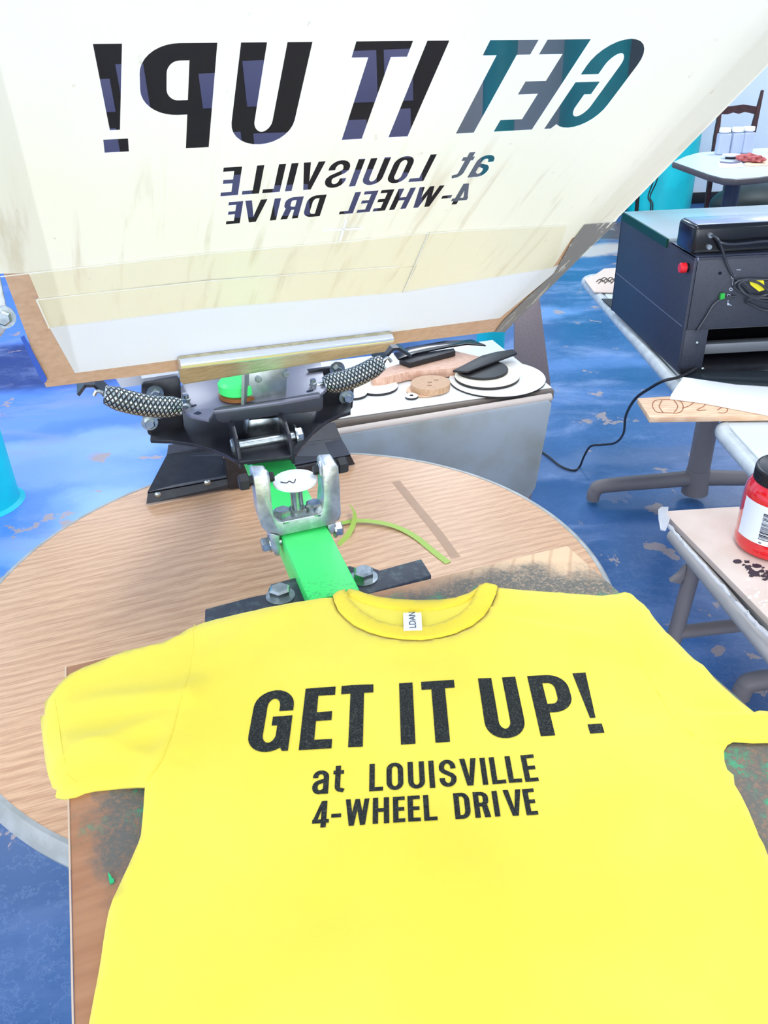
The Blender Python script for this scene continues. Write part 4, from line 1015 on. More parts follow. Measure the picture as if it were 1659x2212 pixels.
# ---------------------------------------------------------------- laser table, laser cutter
def pedestal_table(t, x0, x1, y0, y1, legs):
    bm = BM(); add_box(bm, ((x0 + x1) / 2, (y0 + y1) / 2, TZ - .016), (x1 - x0 - .03, y1 - y0 - .03, .032), bev=.004); obj('tabletop', bm, m_ltop, t)
    bm = BM()
    r = .06; pts = []
    for cx, cy, a0 in ((x0 + r, y0 + r, 180), (x1 - r, y0 + r, 270), (x1 - r, y1 - r, 0), (x0 + r, y1 - r, 90)):
        pts += [Vector((cx + r * cos(radians(a0 + 15 * i)), cy + r * sin(radians(a0 + 15 * i)), TZ - .017)) for i in range(7)]
    add_tube(bm, pts + pts[:1], .0185, 12, 0); obj('rounded_edge', bm, m_edge2, t)
    for (x, y) in legs:
        bm = BM(); add_cyl(bm, (x, y, .06), (x, y, TZ - .032), .040, .036, n=28); add_box(bm, (x, y, TZ - .04), (.3, .12, .016)); obj('pedestal', bm, m_tgray, t)
        bm = BM(); add_cyl(bm, (x, y, .03), (x, y, .13), .048, .042, n=28)
        for s in (-1, 1):
            add_tube(bm, [(x + s * .03, y, .09), (x + s * .12, y, .085), (x + s * .34, y, .072), (x + s * .375, y, .05), (x + s * .38, y, .016)], lambda q: .030 - .006 * q, 12)
        obj('foot', bm, m_tgray, t)
lt_ = thing('pedestal_table', 'long pale grey table with a taupe pedestal under the laser cutter', 'table', (1.166, 2.45, 0))
pedestal_table(lt_, .785, 1.55, 1.86, 3.06, [(1.166, 2.617)])
t2 = thing('work_table', 'pale table with rounded corners behind the red jar', 'table', (1.2, 1.35, 0))
pedestal_table(t2, .795, 1.56, 1.375, 1.74, [(1.3, 1.56)])

LF = frame(Vector((.79, 2.015, 0)), Vector((cos(radians(-3)), -sin(radians(-3)) * -1, 0)), Vector((-.047, 1, 0)))
lx = Vector((1, .047, 0)).normalized(); ly = Vector((-.047, 1, 0)).normalized()
LF = frame(Vector((.79, 2.015, 0)), lx, ly)
def LL(x, y, z): return LF @ Vector((x, y, z))
lc = thing('laser_cutter', 'dark slate laser engraver cabinet with a glass lid and red stop button', 'laser cutter', LL(.3, .28, TZ))
LT = 1.048; LW = .85; LD = .565
bm = BM()
add_box(bm, (.004, LD / 2, (TZ + .012 + LT) / 2), (.008, LD, LT - TZ - .012), LF, .001)
obj('side_panel', bm, m_laser, lc)
bm = BM(); add_box(bm, (LW / 2 + .004, .004, (.865 + LT) / 2), (LW - .01, .008, LT - .865), LF, .001); obj('rear_panel', bm, m_laser, lc)
bm = BM(); add_box(bm, (LW / 2, .085, LT - .004), (LW, .17, .008), LF, .001); add_box(bm, (LW / 2, LD - .02, LT - .004), (LW, .04, .008), LF)
obj('top_panel', bm, mat('slate_top', (120, 126, 150), .4), lc)
m_glass = mat('tinted_lid_glass', (180, 194, 194), .2, spec=.5)
bm = BM(); add_box(bm, (LW / 2, .18 + (LD - .2) / 2 + .012, LT + .001), (LW - .01, LD - .19, .012), LF, .001); obj('lid_glass', bm, m_glass, lc)
bm = BM(); add_box(bm, (-.001, .17 + (LD - .17) / 2, LT - .004), (.004, LD - .19, .022), LF); obj('glass_edge', bm, mat('green_glass_edge', (12, 62, 28), .3, spec=.2), lc)
bm = BM(); add_box(bm, (LW / 2, LD - .004, (TZ + LT) / 2), (LW, .008, LT - TZ - .02), LF); add_box(bm, (LW - .004, LD / 2, (TZ + LT) / 2), (.008, LD, LT - TZ - .02), LF); obj('case_shell', bm, m_laser, lc)
bm = BM(); add_box(bm, (.035, .006, (TZ + .012 + .865) / 2), (.065, .010, .865 - TZ - .012), LF, .001); obj('corner_post', bm, m_laser, lc)
bm = BM(); add_box(bm, (LW / 2, LD / 2, TZ + .012), (LW - .02, LD, .016), LF); add_box(bm, (LW / 2, .16, .84), (LW - .02, .01, .05), LF); obj('bed_floor', bm, m_black, lc)
bm = BM(); add_box(bm, (LW / 2 + .03, .055, .795), (LW - .1, .03, .028), LF, .002); add_box(bm, (LW / 2 + .03, .09, .845), (LW - .1, .02, .02), LF, .002); obj('bed_rail', bm, mat('rail_grey', (120, 124, 128), .4, metal=.3), lc)
bm = BM(); add_box(bm, (-.0003, LD / 2, .872), (.0012, LD - .02, .0016), LF); obj('seam_line', bm, mat('seam_grey', (110, 116, 134), .5), lc)
p = Pp(1486, 578, LL(0, 0, 0), lx)
bm = BM(); add_cyl(bm, p + lx * .001, p - lx * .008, .011, n=24); obj('button_collar', bm, m_black_gloss, lc)
bm = BM(); add_lathe(bm, [(0, .022), (.010, .022), (.0125, .019), (.0125, .006), (.008, .006)], n=28, M=frame(p, ly, ez, -lx)); obj('stop_button', bm, m_red, lc)
def LP(x, y, d=0.): return Pp(x, y, LL(0, -d, 0), ly)
for q in ((1555, 590),):
    bm = BM(); add_cyl(bm, LP(*q) + ly * .002, LP(*q) - ly * .002, .004, n=12); obj('screw', bm, m_black_gloss, lc)
for q in ((1506, 741), (1518, 797)):
    bm = BM(); add_lathe(bm, [(0, .003), (.003, .002), (.0045, 0)], n=14, M=frame(LP(*q, .001), lx, ez, -ly)); obj('screw', bm, m_zinc, lc)
# white pictograms on the rear panel
m_icon = mat('white_print', (210, 220, 235), .5)
bm = BM()
def icon_stroke(pts, r=.0008): add_tube(bm, [LP(x, y, .0008) for x, y in pts], r, 5, 0)
ring = lambda cx, cy, r: [(cx + r * cos(a * pi / 6), cy + r * sin(a * pi / 6)) for a in range(13)]
icon_stroke([(1591, 583), (1600, 583)]); icon_stroke(ring(1584, 598, 4)); icon_stroke([(1584, 603), (1582, 616)]); icon_stroke(ring(1579, 625, 3))
icon_stroke([(1572, 636), (1577, 636), (1577, 641), (1572, 641), (1572, 636)]); icon_stroke([(1573, 648), (1572, 656), (1580, 660)]); icon_stroke(ring(1573, 657, 2))
obj('panel_icons', bm, m_icon, lc)
# power unit on the lid
pu = thing('power_unit', 'glossy black rounded box standing on the laser cutter top', 'power supply', LL(.3, .12, LT + .005))
b0 = Pz(1512, 552, LT + .006); hx = .36
ph = PY(1512, 488, b0.y).z - b0.z
bm = BM(); add_box(bm, (hx / 2, .055, ph / 2), (hx, .105, ph), frame(Vector((b0.x - .022, b0.y, LT + .006)), lx, ly), .012, 4); obj('case', bm, m_black_gloss, pu)
bm = BM(); add_box(bm, (hx / 2, .055, ph + .0005), (hx - .02, .085, .003), frame(Vector((b0.x - .022, b0.y, LT + .006)), lx, ly), .001); obj('top_plate', bm, mat('silver_top_plate', (196, 204, 220), .25, metal=.5), pu)
for q in ((1531, 533), (1534, 508)):
    bm = BM(); p = Pp(*q, b0, ly); add_cyl(bm, p + ly * .004, p - ly * .006, .006, n=16); obj('socket', bm, mat('socket_grey', (150, 156, 160), .35, metal=.5), pu)
# cables behind the cutter
def wire(pix, r, label, d0=.006, name='loose_cable', mt=m_cable, ends=None):
    bm = BM(); pts = [LP(x, y, (d0 if not isinstance(d0, list) else d0[i])) for i, (x, y) in enumerate(pix)]
    if ends: pts += ends
    add_tube(bm, pts, r, 8, 7); return single(name, bm, mt, label, 'cable')
m_gcable = mat('grey_black_cable', (44, 46, 52), .3, spec=.7)
wire([(1538, 508), (1552, 518), (1562, 545), (1572, 575), (1585, 598), (1604, 616), (1628, 640), (1650, 650), (1680, 655)], .0032, 'dark cord falling from the power unit over the rear panel', [.01, .02, .015, .006, .006, .006, .008, .008, .008], mt=m_gcable)
wire([(1541, 510), (1556, 523), (1575, 528), (1610, 526), (1645, 522), (1690, 520)], .0030, 'pale sheened cord running right along the power unit', [.004, .02, .02, .016, .016, .016], mt=m_gcable)
wire([(1700, 605), (1640, 604), (1605, 604), (1588, 612), (1588, 622), (1605, 634), (1640, 640), (1660, 632), (1640, 612), (1612, 606), (1596, 616), (1612, 636), (1650, 650), (1700, 650)], .0032, 'coiled grey cord bundle hung on the rear panel', [.01, .012, .014, .012, .01, .012, .016, .02, .02, .016, .014, .02, .02, .02], mt=m_gcable)
wire([(1590, 640), (1570, 643), (1555, 648), (1540, 660), (1528, 680), (1512, 705), (1505, 716)], .0026, 'thin cord with a green tag on the rear panel', [.008, .008, .008, .006, .006, .005, .004], mt=m_gcable)
wire([(1700, 672), (1650, 670), (1620, 656), (1612, 652), (1630, 644), (1690, 646)], .0030, 'looped grey cord at the lower right of the bundle', [.01, .01, .008, .010, .02, .02], mt=m_gcable)
bm = BM(); add_prism(bm, [LP(x, y, .016) for x, y in ((1618, 606), (1650, 606), (1652, 626), (1640, 630), (1622, 616))], ly * .003); single('yellow_tag', bm, mat('yellow_tag', (236, 222, 30), .5), 'yellow tag inside the cord bundle', 'tag')
bm = BM(); add_prism(bm, [LP(x, y, .014) for x, y in ((1558, 636), (1567, 634), (1566, 646), (1556, 648))], ly * .010, .0015); single('green_tag', bm, mat('green_tag', (40, 170, 60), .5), 'small green tag on the thin cord', 'tag')
# mains cord down to the floor
pts = [LL(.05, -.004, TZ + .022), LL(.02, -.02, TZ + .014), LL(-.012, -.035, TZ + .010), Vector((.745, 1.98, TZ + .002)), PY(1405, 838, 2.02), PY(1372, 862, 2.12), PY(1352, 898, 2.3), PY(1347, 935, 2.5), PY(1330, 956, 2.64), PY(1300, 961, 2.74), PY(1276, 964, 2.8), PY(1262, 985, 2.86)]
pts += [Pz(1252, 1008, .006), Pz(1238, 1016, .006), Pz(1210, 1006, .006), Pz(1182, 984, .006), Pz(1150, 965, .006), Pz(1110, 960, .006)]
bm = BM(); add_tube(bm, pts, .0042, 8, 8); single('loose_cable', bm, m_cable, 'thin black cord hanging from the laser table to the blue floor', 'cable')
# dark honeycomb plate before the cutter, boards on the table edge
bm = BM(); bz = TZ + .008
add_prism(bm, [Pz(x, y, bz) for x, y in ((1476, 806), (1490, 800), (1800, 800), (1800, 838), (1480, 818))], (0, 0, -.006), .001)
single('dark_glass_plate', bm, mat('dark_plate', (40, 48, 54), .25), 'dark glossy plate at the foot of the laser cutter', 'plate')
def board(pix, z, th, mt, nm, label, cat='board'):
    bm = BM(); add_prism(bm, [Pz(x, y, z) for x, y in pix], (0, 0, -th), .001); return single(nm, bm, mt, label, cat)
pb = thing('pine_board', 'knotty pine board with a burnt pumpkin outline on the table edge', 'board', Pz(1500, 880, TZ + .016))
bm = BM(); add_prism(bm, [Pz(x, y, TZ + .017) for x, y in ((1377, 860), (1404, 902), (1659, 898), (1760, 893), (1760, 850), (1460, 855))], (0, 0, -.013), .001)
obj('plank', bm, mat('pine', (240, 206, 168), .55, col2=(220, 176, 138), scale=14, stretch=(1.5, 14, 1)), pb)
bm = BM()
def burn(pts): add_tube(bm, [Pz(x, y, TZ + .0172) for x, y in pts], .0012, 5, 4)
burn([(1409, 878), (1414, 866), (1440, 863), (1468, 866), (1476, 880), (1466, 892), (1440, 892), (1418, 890), (1409, 878)])
burn([(1430, 865), (1424, 878), (1432, 891)]); burn([(1455, 864), (1464, 878), (1456, 891)]); burn([(1474, 882), (1490, 876), (1500, 868)]); burn([(1498, 868), (1518, 866), (1522, 876), (1505, 886), (1525, 886)]); burn([(1550, 886), (1560, 880), (1572, 884), (1566, 892), (1552, 892)])
obj('burnt_drawing', bm, mat('burnt_line', (160, 104, 70), .7), pb)
board([(1476, 814), (1600, 832), (1760, 846), (1760, 905), (1659, 888), (1520, 862), (1449, 853)], TZ + .030, .012, mat('white_board', (250, 250, 250), .5), 'white_board_strip', 'white painted board lying across the pine board')
# card with a sketch at the far corner
cd = thing('sketch_card', 'pale card with a dark sketch at the far corner of the laser table', 'card', Pz(1310, 610, TZ + .006))
bm = BM(); add_prism(bm, [Pz(x, y, TZ + .006) for x, y in ((1262, 602), (1284, 594), (1305, 580), (1345, 577), (1345, 632), (1283, 630))], (0, 0, -.004), .0006); obj('sheet', bm, mat('kraft_pale', (228, 206, 188), .6), cd)
bm = BM()
for k in range(9):
    x, y = 1296 + k * 4.5, 606 + 4 * sin(k * 2.1); add_tube(bm, [Pz(x - 8, y + 3, TZ + .0066), Pz(x, y - 3, TZ + .0066), Pz(x + 7, y + 1, TZ + .0066)], .0022, 5, 4)
obj('sketch', bm, mat('sketch_ink', (96, 86, 74), .7), cd)
bm = BM(); add_prism(bm, [Pz(x, y, TZ + .006) for x, y in ((1300, 645), (1326, 645), (1326, 668), (1322, 665))], (0, 0, -.004), .0008); single('black_tray', bm, m_dark, 'black tray corner showing left of the laser cutter', 'tray')

# ---------------------------------------------------------------- folding table with the red jar
ft = thing('folding_table', 'folding table with grey tube legs under the cardboard sheet', 'table', (.9, .9, 0))
fx = Vector((.994, .112, 0)).normalized(); fy = Vector((-.112, .994, 0)).normalized()
fo = Pz(1450, 1160, TZ - .012); FM = frame(Vector((fo.x + .033, fo.y - .010, 0)), fx, -fy, ez)
bm = BM(); add_box(bm, (.31, .55, TZ - .018), (.62, 1.14, .024), FM, .010, 3); obj('tabletop', bm, mat('beige_grey_top', (168, 164, 158), .45), ft)
bm = BM(); add_tube(bm, [FM @ Vector(p) for p in ((.40, -.018, TZ - .020), (.03, -.018, TZ - .020), (-.012, .012, TZ - .020), (-.018, .06, TZ - .020), (-.018, 1.1, TZ - .020))], .0145, 12, 6); obj('edge_tube', bm, mat('taupe_tube', (166, 160, 154), .4), ft)
la = PY(1499, 1218, fo.y - .05); lb2 = la + (PY(1457, 1372, fo.y - .05) - la) * 4.2
lb2 = la + (lb2 - la) * ((la.z - .012) / (la.z - lb2.z))
bm = BM(); add_tube(bm, [la - ez * .012, la - ez * .02, lb2], .0145, 12, 4); obj('leg', bm, m_tgray, ft)
lc2 = la + fx * .52; bm = BM(); add_tube(bm, [lc2 - ez * .012, lc2 - ez * .02, lb2 + fx * .52], .0145, 12, 4); obj('leg', bm, m_tgray, ft)
bq = PY(1462, 1366, fo.y - .05)
bm = BM(); add_tube(bm, [bq, bq + fx * .52], .0135, 12, 4); obj('cross_tube', bm, m_tgray, ft)
for q in (.10, .62):
    bm = BM(); P_ = FM @ Vector((q, .98, 0)); add_tube(bm, [P_ + ez * (TZ - .03), P_ + ez * .012], .0145, 12, 1); obj('leg', bm, m_tgray, ft)
br_ = PY(1478, 1250, fo.y - .05)
bm = BM(); add_prism(bm, [PY(1468, 1243, fo.y - .055), PY(1483, 1225, fo.y - .055), PY(1480, 1250, fo.y - .055), PY(1470, 1262, fo.y - .055), PY(1448, 1258, fo.y - .055)], (0, .012, 0), .001)
add_prism(bm, [PY(1480, 1268, fo.y - .055), PY(1500, 1240, fo.y - .055), PY(1500, 1256, fo.y - .055), PY(1488, 1276, fo.y - .055)], (0, .012, 0), .001); obj('leg_lock', bm, m_tgray, ft)
# cardboard wrapped in plastic film
cs = thing('cardboard_sheet', 'paint splashed cardboard with a crumpled clear plastic edge under the red jar', 'cardboard', Pz(1560, 1180, TZ + .004))
cz = TZ + .008
bm = BM(); add_prism(bm, [Pz(x, y, cz) for x, y in ((1432, 1104), (1590, 1094), (1800, 1085), (1900, 1300), (1800, 1490), (1659, 1335))], (0, 0, -.012), .001)
obj('sheet', bm, mat('pinkish_cardboard', (220, 200, 184), .6, col2=(212, 190, 172), scale=12), cs)
bm = BM()
pl = [Pz(x, y, cz + .001) for x, y in ((1424, 1108), (1436, 1132), (1456, 1155), (1490, 1195), (1530, 1240), (1570, 1285), (1610, 1330), (1650, 1372), (1700, 1425))]
pts = smooth_path(pl, 8); A_ = []; B_ = []; C_ = []
for i, p in enumerate(pts):
    w = -.004 + .008 * noise.noise(Vector((i * .23, 1, 0))) ; j = .004 * noise.noise(Vector((i * .5, 7, 2)))
    A_.append(bm.verts.new(p + fx * (.003 + j) - ez * (.004 + j))); B_.append(bm.verts.new(p + fx * (.006 + j) + ez * (.002 + j))); C_.append(bm.verts.new(p + fx * (w + .012) + ez * (.0008 + .3 * abs(j))))
for i in range(len(pts) - 1):
    bm.faces.new((A_[i], A_[i + 1], B_[i + 1], B_[i])); bm.faces.new((B_[i], B_[i + 1], C_[i + 1], C_[i]))
o = obj('plastic_wrap', bm, mat('clear_plastic_film', (226, 226, 226), .22, spec=.8, alpha=.5), cs, 180)
md = o.modifiers.new('thickness', 'SOLIDIFY'); md.thickness = .0006
bm = BM(); pw = [Pz(x, y, cz + .001) for x, y in ((1421, 1104), (1428, 1098), (1444, 1098), (1442, 1112), (1447, 1124), (1438, 1148), (1426, 1146), (1422, 1124))]
add_prism(bm, pw, (0, 0, .004), .001); obj('plastic_bunch', bm, mat('clear_plastic_film', (0, 0, 0)), cs)
bm = BM(); random.seed(3)
for k in range(26):
    t_ = k / 25; x = 1598 + 70 * t_ + random.uniform(-12, 12); y = 1214 + 30 * t_ ** .7 + random.uniform(-10, 10); r = random.uniform(3, 9)
    add_prism(bm, [Pz(x + r * random.uniform(.5, 1.5) * cos(a * pi / 4), y + .55 * r * random.uniform(.4, 1.4) * sin(a * pi / 4), cz + .0003 + k * .00001) for a in range(8)], (0, 0, .0005))
obj('black_paint_splash', bm, mat('dry_black_paint', (44, 40, 48), .5), cs, 0)
bm = BM(); random.seed(11)
for k in range(16):
    x = random.uniform(1612, 1658); y = 1262 + (x - 1612) * .9 + random.uniform(-16, 24); r = random.uniform(2, 5)
    add_prism(bm, [Pz(x + r * random.uniform(.5, 1.5) * cos(a * pi / 4), y + .6 * r * random.uniform(.4, 1.4) * sin(a * pi / 4), cz + .0002 + k * .00001) for a in range(8)], (0, 0, .0004))
obj('white_paint_smear', bm, mat('dry_white_paint', (246, 240, 236), .4), cs, 0)
# red jar
jb = Vector((.686, 1.19, cz + .001))
jar = thing('paint_jar', 'clear jar of red paint with a black lid and barcode label', 'jar', jb)
JR = .064
prof = [(0, .002), (JR * .86, 0), (JR * .96, .003), (JR * 1.0, .010), (JR * 1.0, .018), (JR * .985, .022), (JR * .985, .030), (JR, .034), (JR, .085), (JR * .99, .105), (JR * .95, .118), (JR * .86, .128), (JR * .82, .132)]
bm = BM(); add_lathe(bm, prof + [(0, .132)], jb, 64); obj('jar_body', bm, mat('red_paint_in_plastic', (224, 22, 32), .12, coat=1.), jar)
bm = BM(); lr = JR * .84
add_lathe(bm, [(lr * .9, .126), (lr, .127), (lr, .150), (lr * .985, .153), (lr * .93, .1545), (lr * .9, .1535), (0, .1535)], jb, 64)
for a in range(90):
    q = a * 2 * pi / 90; add_box(bm, (lr, 0, .139), (.0012, .0016, .020), Matrix.Translation(jb) @ Matrix.Rotation(q, 4, 'Z'))
obj('lid', bm, mat('black_lid', (30, 32, 36), .35), jar)
def jar_pt(ang, z, r=JR + .0006): return jb + Vector((r * cos(ang), r * sin(ang), z))
def jar_patch(a0, a1, z0, z1, r, n=14):
    bm = BM(); lo = [bm.verts.new(jar_pt(a0 + (a1 - a0) * i / n, z0, r)) for i in range(n + 1)]; hi = [bm.verts.new(jar_pt(a0 + (a1 - a0) * i / n, z1, r)) for i in range(n + 1)]
    for i in range(n): bm.faces.new((lo[i], lo[i + 1], hi[i + 1], hi[i]))
    return bm
aL0, aL1 = radians(180), radians(252)
lab_ = obj('jar_label', jar_patch(aL0, aL1, .030, .103, JR + .0006), mat('white_label', (240, 244, 250), .7), jar)
bm = BM(); random.seed(5); z = .040
while z < .090:
    w = random.choice((.0006, .0009, .0014, .0020))
    b2 = jar_patch(radians(220), radians(236 if random.random() < .85 else 239), z, z + w, JR + .0010, 5)
    me = bpy.data.meshes.new('t'); b2.to_mesh(me); b2.free(); bm.from_mesh(me); bpy.data.meshes.remove(me)
    z += w + random.choice((.0007, .001, .0016))
obj('barcode', bm, m_black_gloss, lab_, 0)
bm = text_mesh('61002 7 04801', .0075)
for v in bm.verts:
    x, y = v.co.x, v.co.y; v.co = jar_pt(radians(243) - y / JR, .040 + x, JR + .0010)
obj('barcode_digits', bm, m_black_gloss, lab_, 0)
for zz, a in ((.034, 226), (.033, 240), (.094, 232)):
    bm = text_mesh('8', .007)
    for v in bm.verts: x, y = v.co.x, v.co.y; v.co = jar_pt(radians(a) - y / JR, zz + x - .002, JR + .0010)
    obj('label_digit', bm, m_black_gloss, lab_, 0)

# ---------------------------------------------------------------- far end: table, chair, jars
bt_ = thing('far_table', 'grey topped table with a dark edge and navy pedestal near the back wall', 'table', (2.6, 5.75, 0))
tp_ = [(1452, 350), (1478, 338), (1505, 330), (1600, 322), (1700, 318), (1800, 330), (1790, 356), (1720, 372), (1640, 384), (1590, 388), (1560, 386), (1530, 378), (1480, 360)]
bm = BM(); add_prism(bm, [Pz(x, y, TZ) for x, y in tp_], (0, 0, -.035), .008); obj('tabletop_edge', bm, mat('taupe_edge', (84, 76, 74), .4), bt_)
bm = BM(); cc = sum((Pz(x, y, TZ) for x, y in tp_), Vector()) / len(tp_)
add_prism(bm, [cc + (Pz(x, y, TZ) - cc) * .975 + ez * .0002 for x, y in tp_], (0, 0, .0016)); obj('tabletop', bm, mat('pale_blue_grey_top', (214, 224, 238), .3), bt_)
pc = PY(1583, 400, 5.72); m_navy = mat('navy_pedestal', (44, 52, 74), .5)
bm = BM(); add_lathe(bm, [(.30, 0), (.30, .02), (.10, .06), (.065, .14), (.052, .40), (.050, .70), (.12, .705)], (pc.x, pc.y, 0), 32); obj('pedestal', bm, m_navy, bt_)
m_chair = mat('dark_walnut', (78, 46, 42), .45, col2=(64, 36, 34), scale=20)
CYq = 7.55
ch = thing('ladder_back_chair', 'dark walnut ladder back chair behind the far table', 'chair', (3.2, 7.3, 0))
def post(a, b, w=.045):
    A, B_ = PY(*a, CYq), PY(*b, CYq); bm = BM(); d = (B_ - A).normalized(); n = Vector((0, 1, 0)).cross(d).normalized() * w / 2
    return A, B_, n
for a, b, nm in (((1649, 195), (1588, 452), 'back_post'), ((1560, 215), (1527, 452), 'back_post')):
    A, B_, n = post(a, b); f_ = B_ + (B_ - A) * (B_.z / (A.z - B_.z)) if B_.z > .001 else A + (B_ - A) * (A.z / (A.z - B_.z))
    f_.z = max(f_.z, 0.0)
    bm = BM(); mid = A + (f_ - A) * .3
    add_prism(bm, [A - n * .35, A + n * .35, mid + n, f_ + n * .8, f_ - n * .8, mid - n], (0, .035, 0), .003); obj(nm, bm, m_chair, ch)
def slat(top, bot, nm='back_slat'):
    bm = BM(); add_prism(bm, [PY(x, y, CYq + .01) for x, y in top + bot[::-1]], (0, .016, 0)); obj(nm, bm, m_chair, ch)
slat([(1556, 233), (1575, 230), (1592, 228), (1607, 226), (1622, 228), (1640, 231)], [(1558, 247), (1572, 247), (1584, 243), (1596, 246), (1608, 242), (1620, 244), (1638, 249)])
slat([(1545, 288), (1575, 280), (1595, 277), (1612, 279), (1632, 281)], [(1545, 296), (1575, 290), (1595, 286), (1612, 287), (1632, 290)])
slat([(1532, 375), (1565, 375), (1600, 375), (1620, 378)], [(1535, 395), (1548, 388), (1562, 386), (1580, 391), (1602, 391), (1614, 393)], 'lower_rail')
sc_ = PY(1612, 424, 7.2); sc_.z = .40
sq = PY(1636, 440, 6.55); st_ = thing('padded_stool', 'dark green domed padded stool behind the far table pedestal', 'stool', (sq.x, 6.55, 0))
bm = BM(); q = bmesh.ops.create_icosphere(bm, subdivisions=4, radius=1.)
bmesh.ops.scale(bm, vec=(.36, .26, PY(1636, 396, 6.55).z - sq.z), verts=q['verts'])
for v in bm.verts: v.co.z = max(v.co.z, -.02)
bmesh.ops.translate(bm, vec=(sq.x, 6.55, sq.z), verts=bm.verts[:]); obj('seat', bm, mat('dark_green_cushion', (18, 34, 36), .55, col2=(24, 44, 44), scale=12), st_)
for sx in (-.22, .22):
    for sy in (-.15, .15):
        bm = BM(); add_cyl(bm, (sq.x + sx, 6.55 + sy, 0), (sq.x + sx, 6.55 + sy, sq.z), .018, n=12); obj('leg', bm, m_dark, st_)
bm = BM(); add_box(bm, (sc_.x, 7.27, .40), (.50, .52, .05), None, .01); obj('seat', bm, m_chair, ch)
for sx in (-.26, .26):
    bm = BM(); add_prism(bm, [(sc_.x + sx - .02, 6.99, 0), (sc_.x + sx + .02, 6.99, 0), (sc_.x + sx + .024, 6.99, .38), (sc_.x + sx - .024, 6.99, .38)], (0, .04, 0), .003); obj('front_leg', bm, m_chair, ch)
m_bottle = mat('frosted_clear_plastic', (206, 216, 238), .15, alpha=.72, spec=.7)
for k, (x, nm) in enumerate(((1558, 'left'), (1585, 'middle'), (1609, 'right'))):
    p = Pz(x, 333 - k * 1.5, TZ + .003)
    bt = thing('clear_bottle', ['leftmost of three clear square bottles with white caps', 'middle of three clear square bottles with white caps', 'rightmost of three clear square bottles with white caps'][k], 'bottle', p, 'clear bottles on the far table')
    w_ = .078; hh = .150
    bm = BM(); add_box(bm, (p.x, p.y, p.z + hh * .44), (w_, w_, hh * .88), None, .010, 3); add_cyl(bm, (p.x, p.y, p.z + hh * .86), (p.x, p.y, p.z + hh * .94), .03, n=24); obj('bottle_body', bm, m_bottle, bt)
    bm = BM(); add_cyl(bm, (p.x, p.y, p.z + hh * .93), (p.x, p.y, p.z + hh * 1.10), .038, n=28); obj('cap', bm, mat('white_cap', (250, 250, 252), .4), bt)
p = Pz(1581, 336, TZ + .02)
bm = BM(); add_lathe(bm, [(0, -.004), (.05, -.004), (.06, .004), (.062, .006), (.05, .004), (0, .003)], p, 32)
t = thing('white_plate', 'white oval plate with a dark foot on the far table', 'plate', p); obj('dish', bm, m_white, t)
bm = BM(); add_cyl(bm, (p.x, p.y, TZ + .0018), (p.x, p.y, p.z - .003), .042, .036, n=28); obj('foot_ring', bm, m_dark, t)
t = thing('white_card', 'white card with a pen lying near the plate', 'card', Pz(1578, 352, TZ + .006))
bm = BM(); add_prism(bm, [Pz(x, y, TZ + .008) for x, y in ((1550, 351), (1602, 350), (1606, 360), (1554, 362))], (0, 0, -.006), .001); obj('sheet', bm, m_white, t)
bm = BM(); add_tube(bm, [Pz(1556, 350, TZ + .012), Pz(1580, 352, TZ + .012), Pz(1600, 349, TZ + .014)], .005, 8); obj('pen', bm, mat('pen_grey', (120, 116, 140), .4), t)
bm = BM(); add_prism(bm, [Pz(x, y, TZ + .008) for x, y in ((1608, 352), (1660, 340), (1720, 340), (1720, 352), (1659, 356), (1612, 358))], (0, 0, -.006), .001)
single('cutting_board', bm, mat('tan_board', (240, 214, 178), .5), 'tan board under the crumpled red cloth', 'board')
bm = BM(); q = bmesh.ops.create_icosphere(bm, subdivisions=4, radius=1.)
for v in bm.verts:
    n_ = noise.noise(v.co * 1.9) ; v.co *= 1 + .45 * n_; v.co.z = max(v.co.z, -.35)
    if v.co.x > .2: v.co.y *= .7; v.co.z *= .8
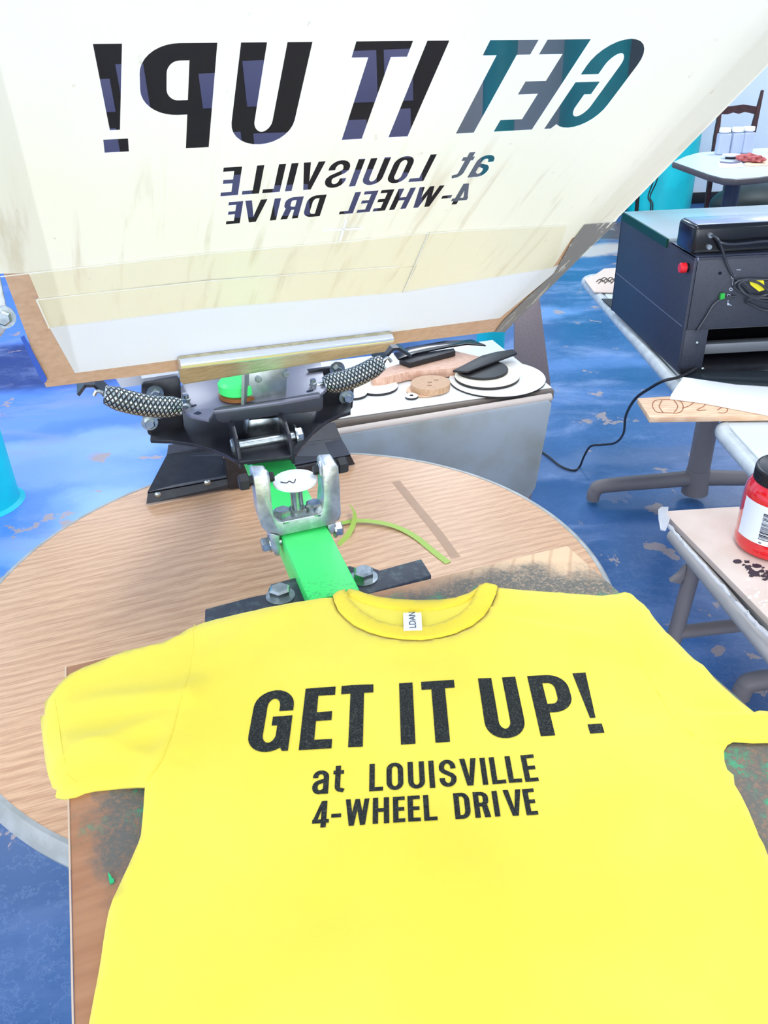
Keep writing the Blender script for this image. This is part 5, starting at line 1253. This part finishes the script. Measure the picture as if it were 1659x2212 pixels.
a_, b_ = Pz(1601, 336, TZ + .03), Pz(1649, 345, TZ + .03); mid = (a_ + b_) / 2; d_ = (b_ - a_)
bmesh.ops.scale(bm, vec=(d_.length * .52, .065, .032), verts=bm.verts[:]); tf(bm, bm.verts[:], frame(Vector((mid.x, mid.y, TZ + .022)), d_.normalized(), ez.cross(d_.normalized()).normalized()))
single('red_cloth', bm, mat('dusty_red_cloth', (166, 66, 66), .7, col2=(196, 110, 104), scale=30), 'crumpled dusty red cloth by the white plate', 'cloth')
# cords hanging on the far teal column
for k, (x0_, x1_, lbl) in enumerate(((1408, 1400, 'left of two thin black cords on the far teal column'), (1415, 1404, 'right of two thin black cords on the far teal column'))):
    bm = BM(); add_tube(bm, [PY(x0_ + 12, 360, 7.55), PY(x0_ + 2, 395, 7.55), PY(x1_, 425, 7.55), PY(x1_ + 6, 442, 7.5), Vector((PY(x1_ + 6, 442, 7.5).x, 7.5, .004))], .006, 6); single('loose_cable', bm, m_cable, lbl, 'cable')
bm = BM(); a_ = PY(1381, 380, 7.5); b_ = Vector((PY(1376, 455, 7.5).x, 7.5, .0)); add_tube(bm, [b_, (a_ + b_) / 2, a_], .018, 8, 2); single('black_stand_pole', bm, m_dark, 'thin black pole standing before the far teal column', 'pole')

# dark cabinet added at the back wall to darken and tint the open letters
sh = thing('backdrop_cabinet', 'added dark backdrop cabinet with lavender grey panels behind the letters of the raised screen', 'cabinet', (-1.6, 8.1, 0))
bm = BM(); add_box(bm, (-1.6, 8.09, .95), (4.6, .38, 1.9), None, .01); obj('added_cabinet_body', bm, mat('added_charcoal_cabinet', (34, 32, 40), .6), sh)
m_lav = mat('added_lavender_grey_panel', (158, 158, 205), .6)
random.seed(4)
for z in (.10, .56, 1.02):
    for x0 in (-3.8, -2.66, -1.52, -.38):
        x = x0 + random.uniform(.05, .15)
        while x < x0 + .75:
            w = random.uniform(.2, .36); h = random.uniform(.24, .40)
            bm = BM(); add_box(bm, (x + w / 2, 7.895, z + h / 2), (w, .012, h), None, .003); obj('panel', bm, m_lav, sh)
            x += w + random.uniform(.06, .22)
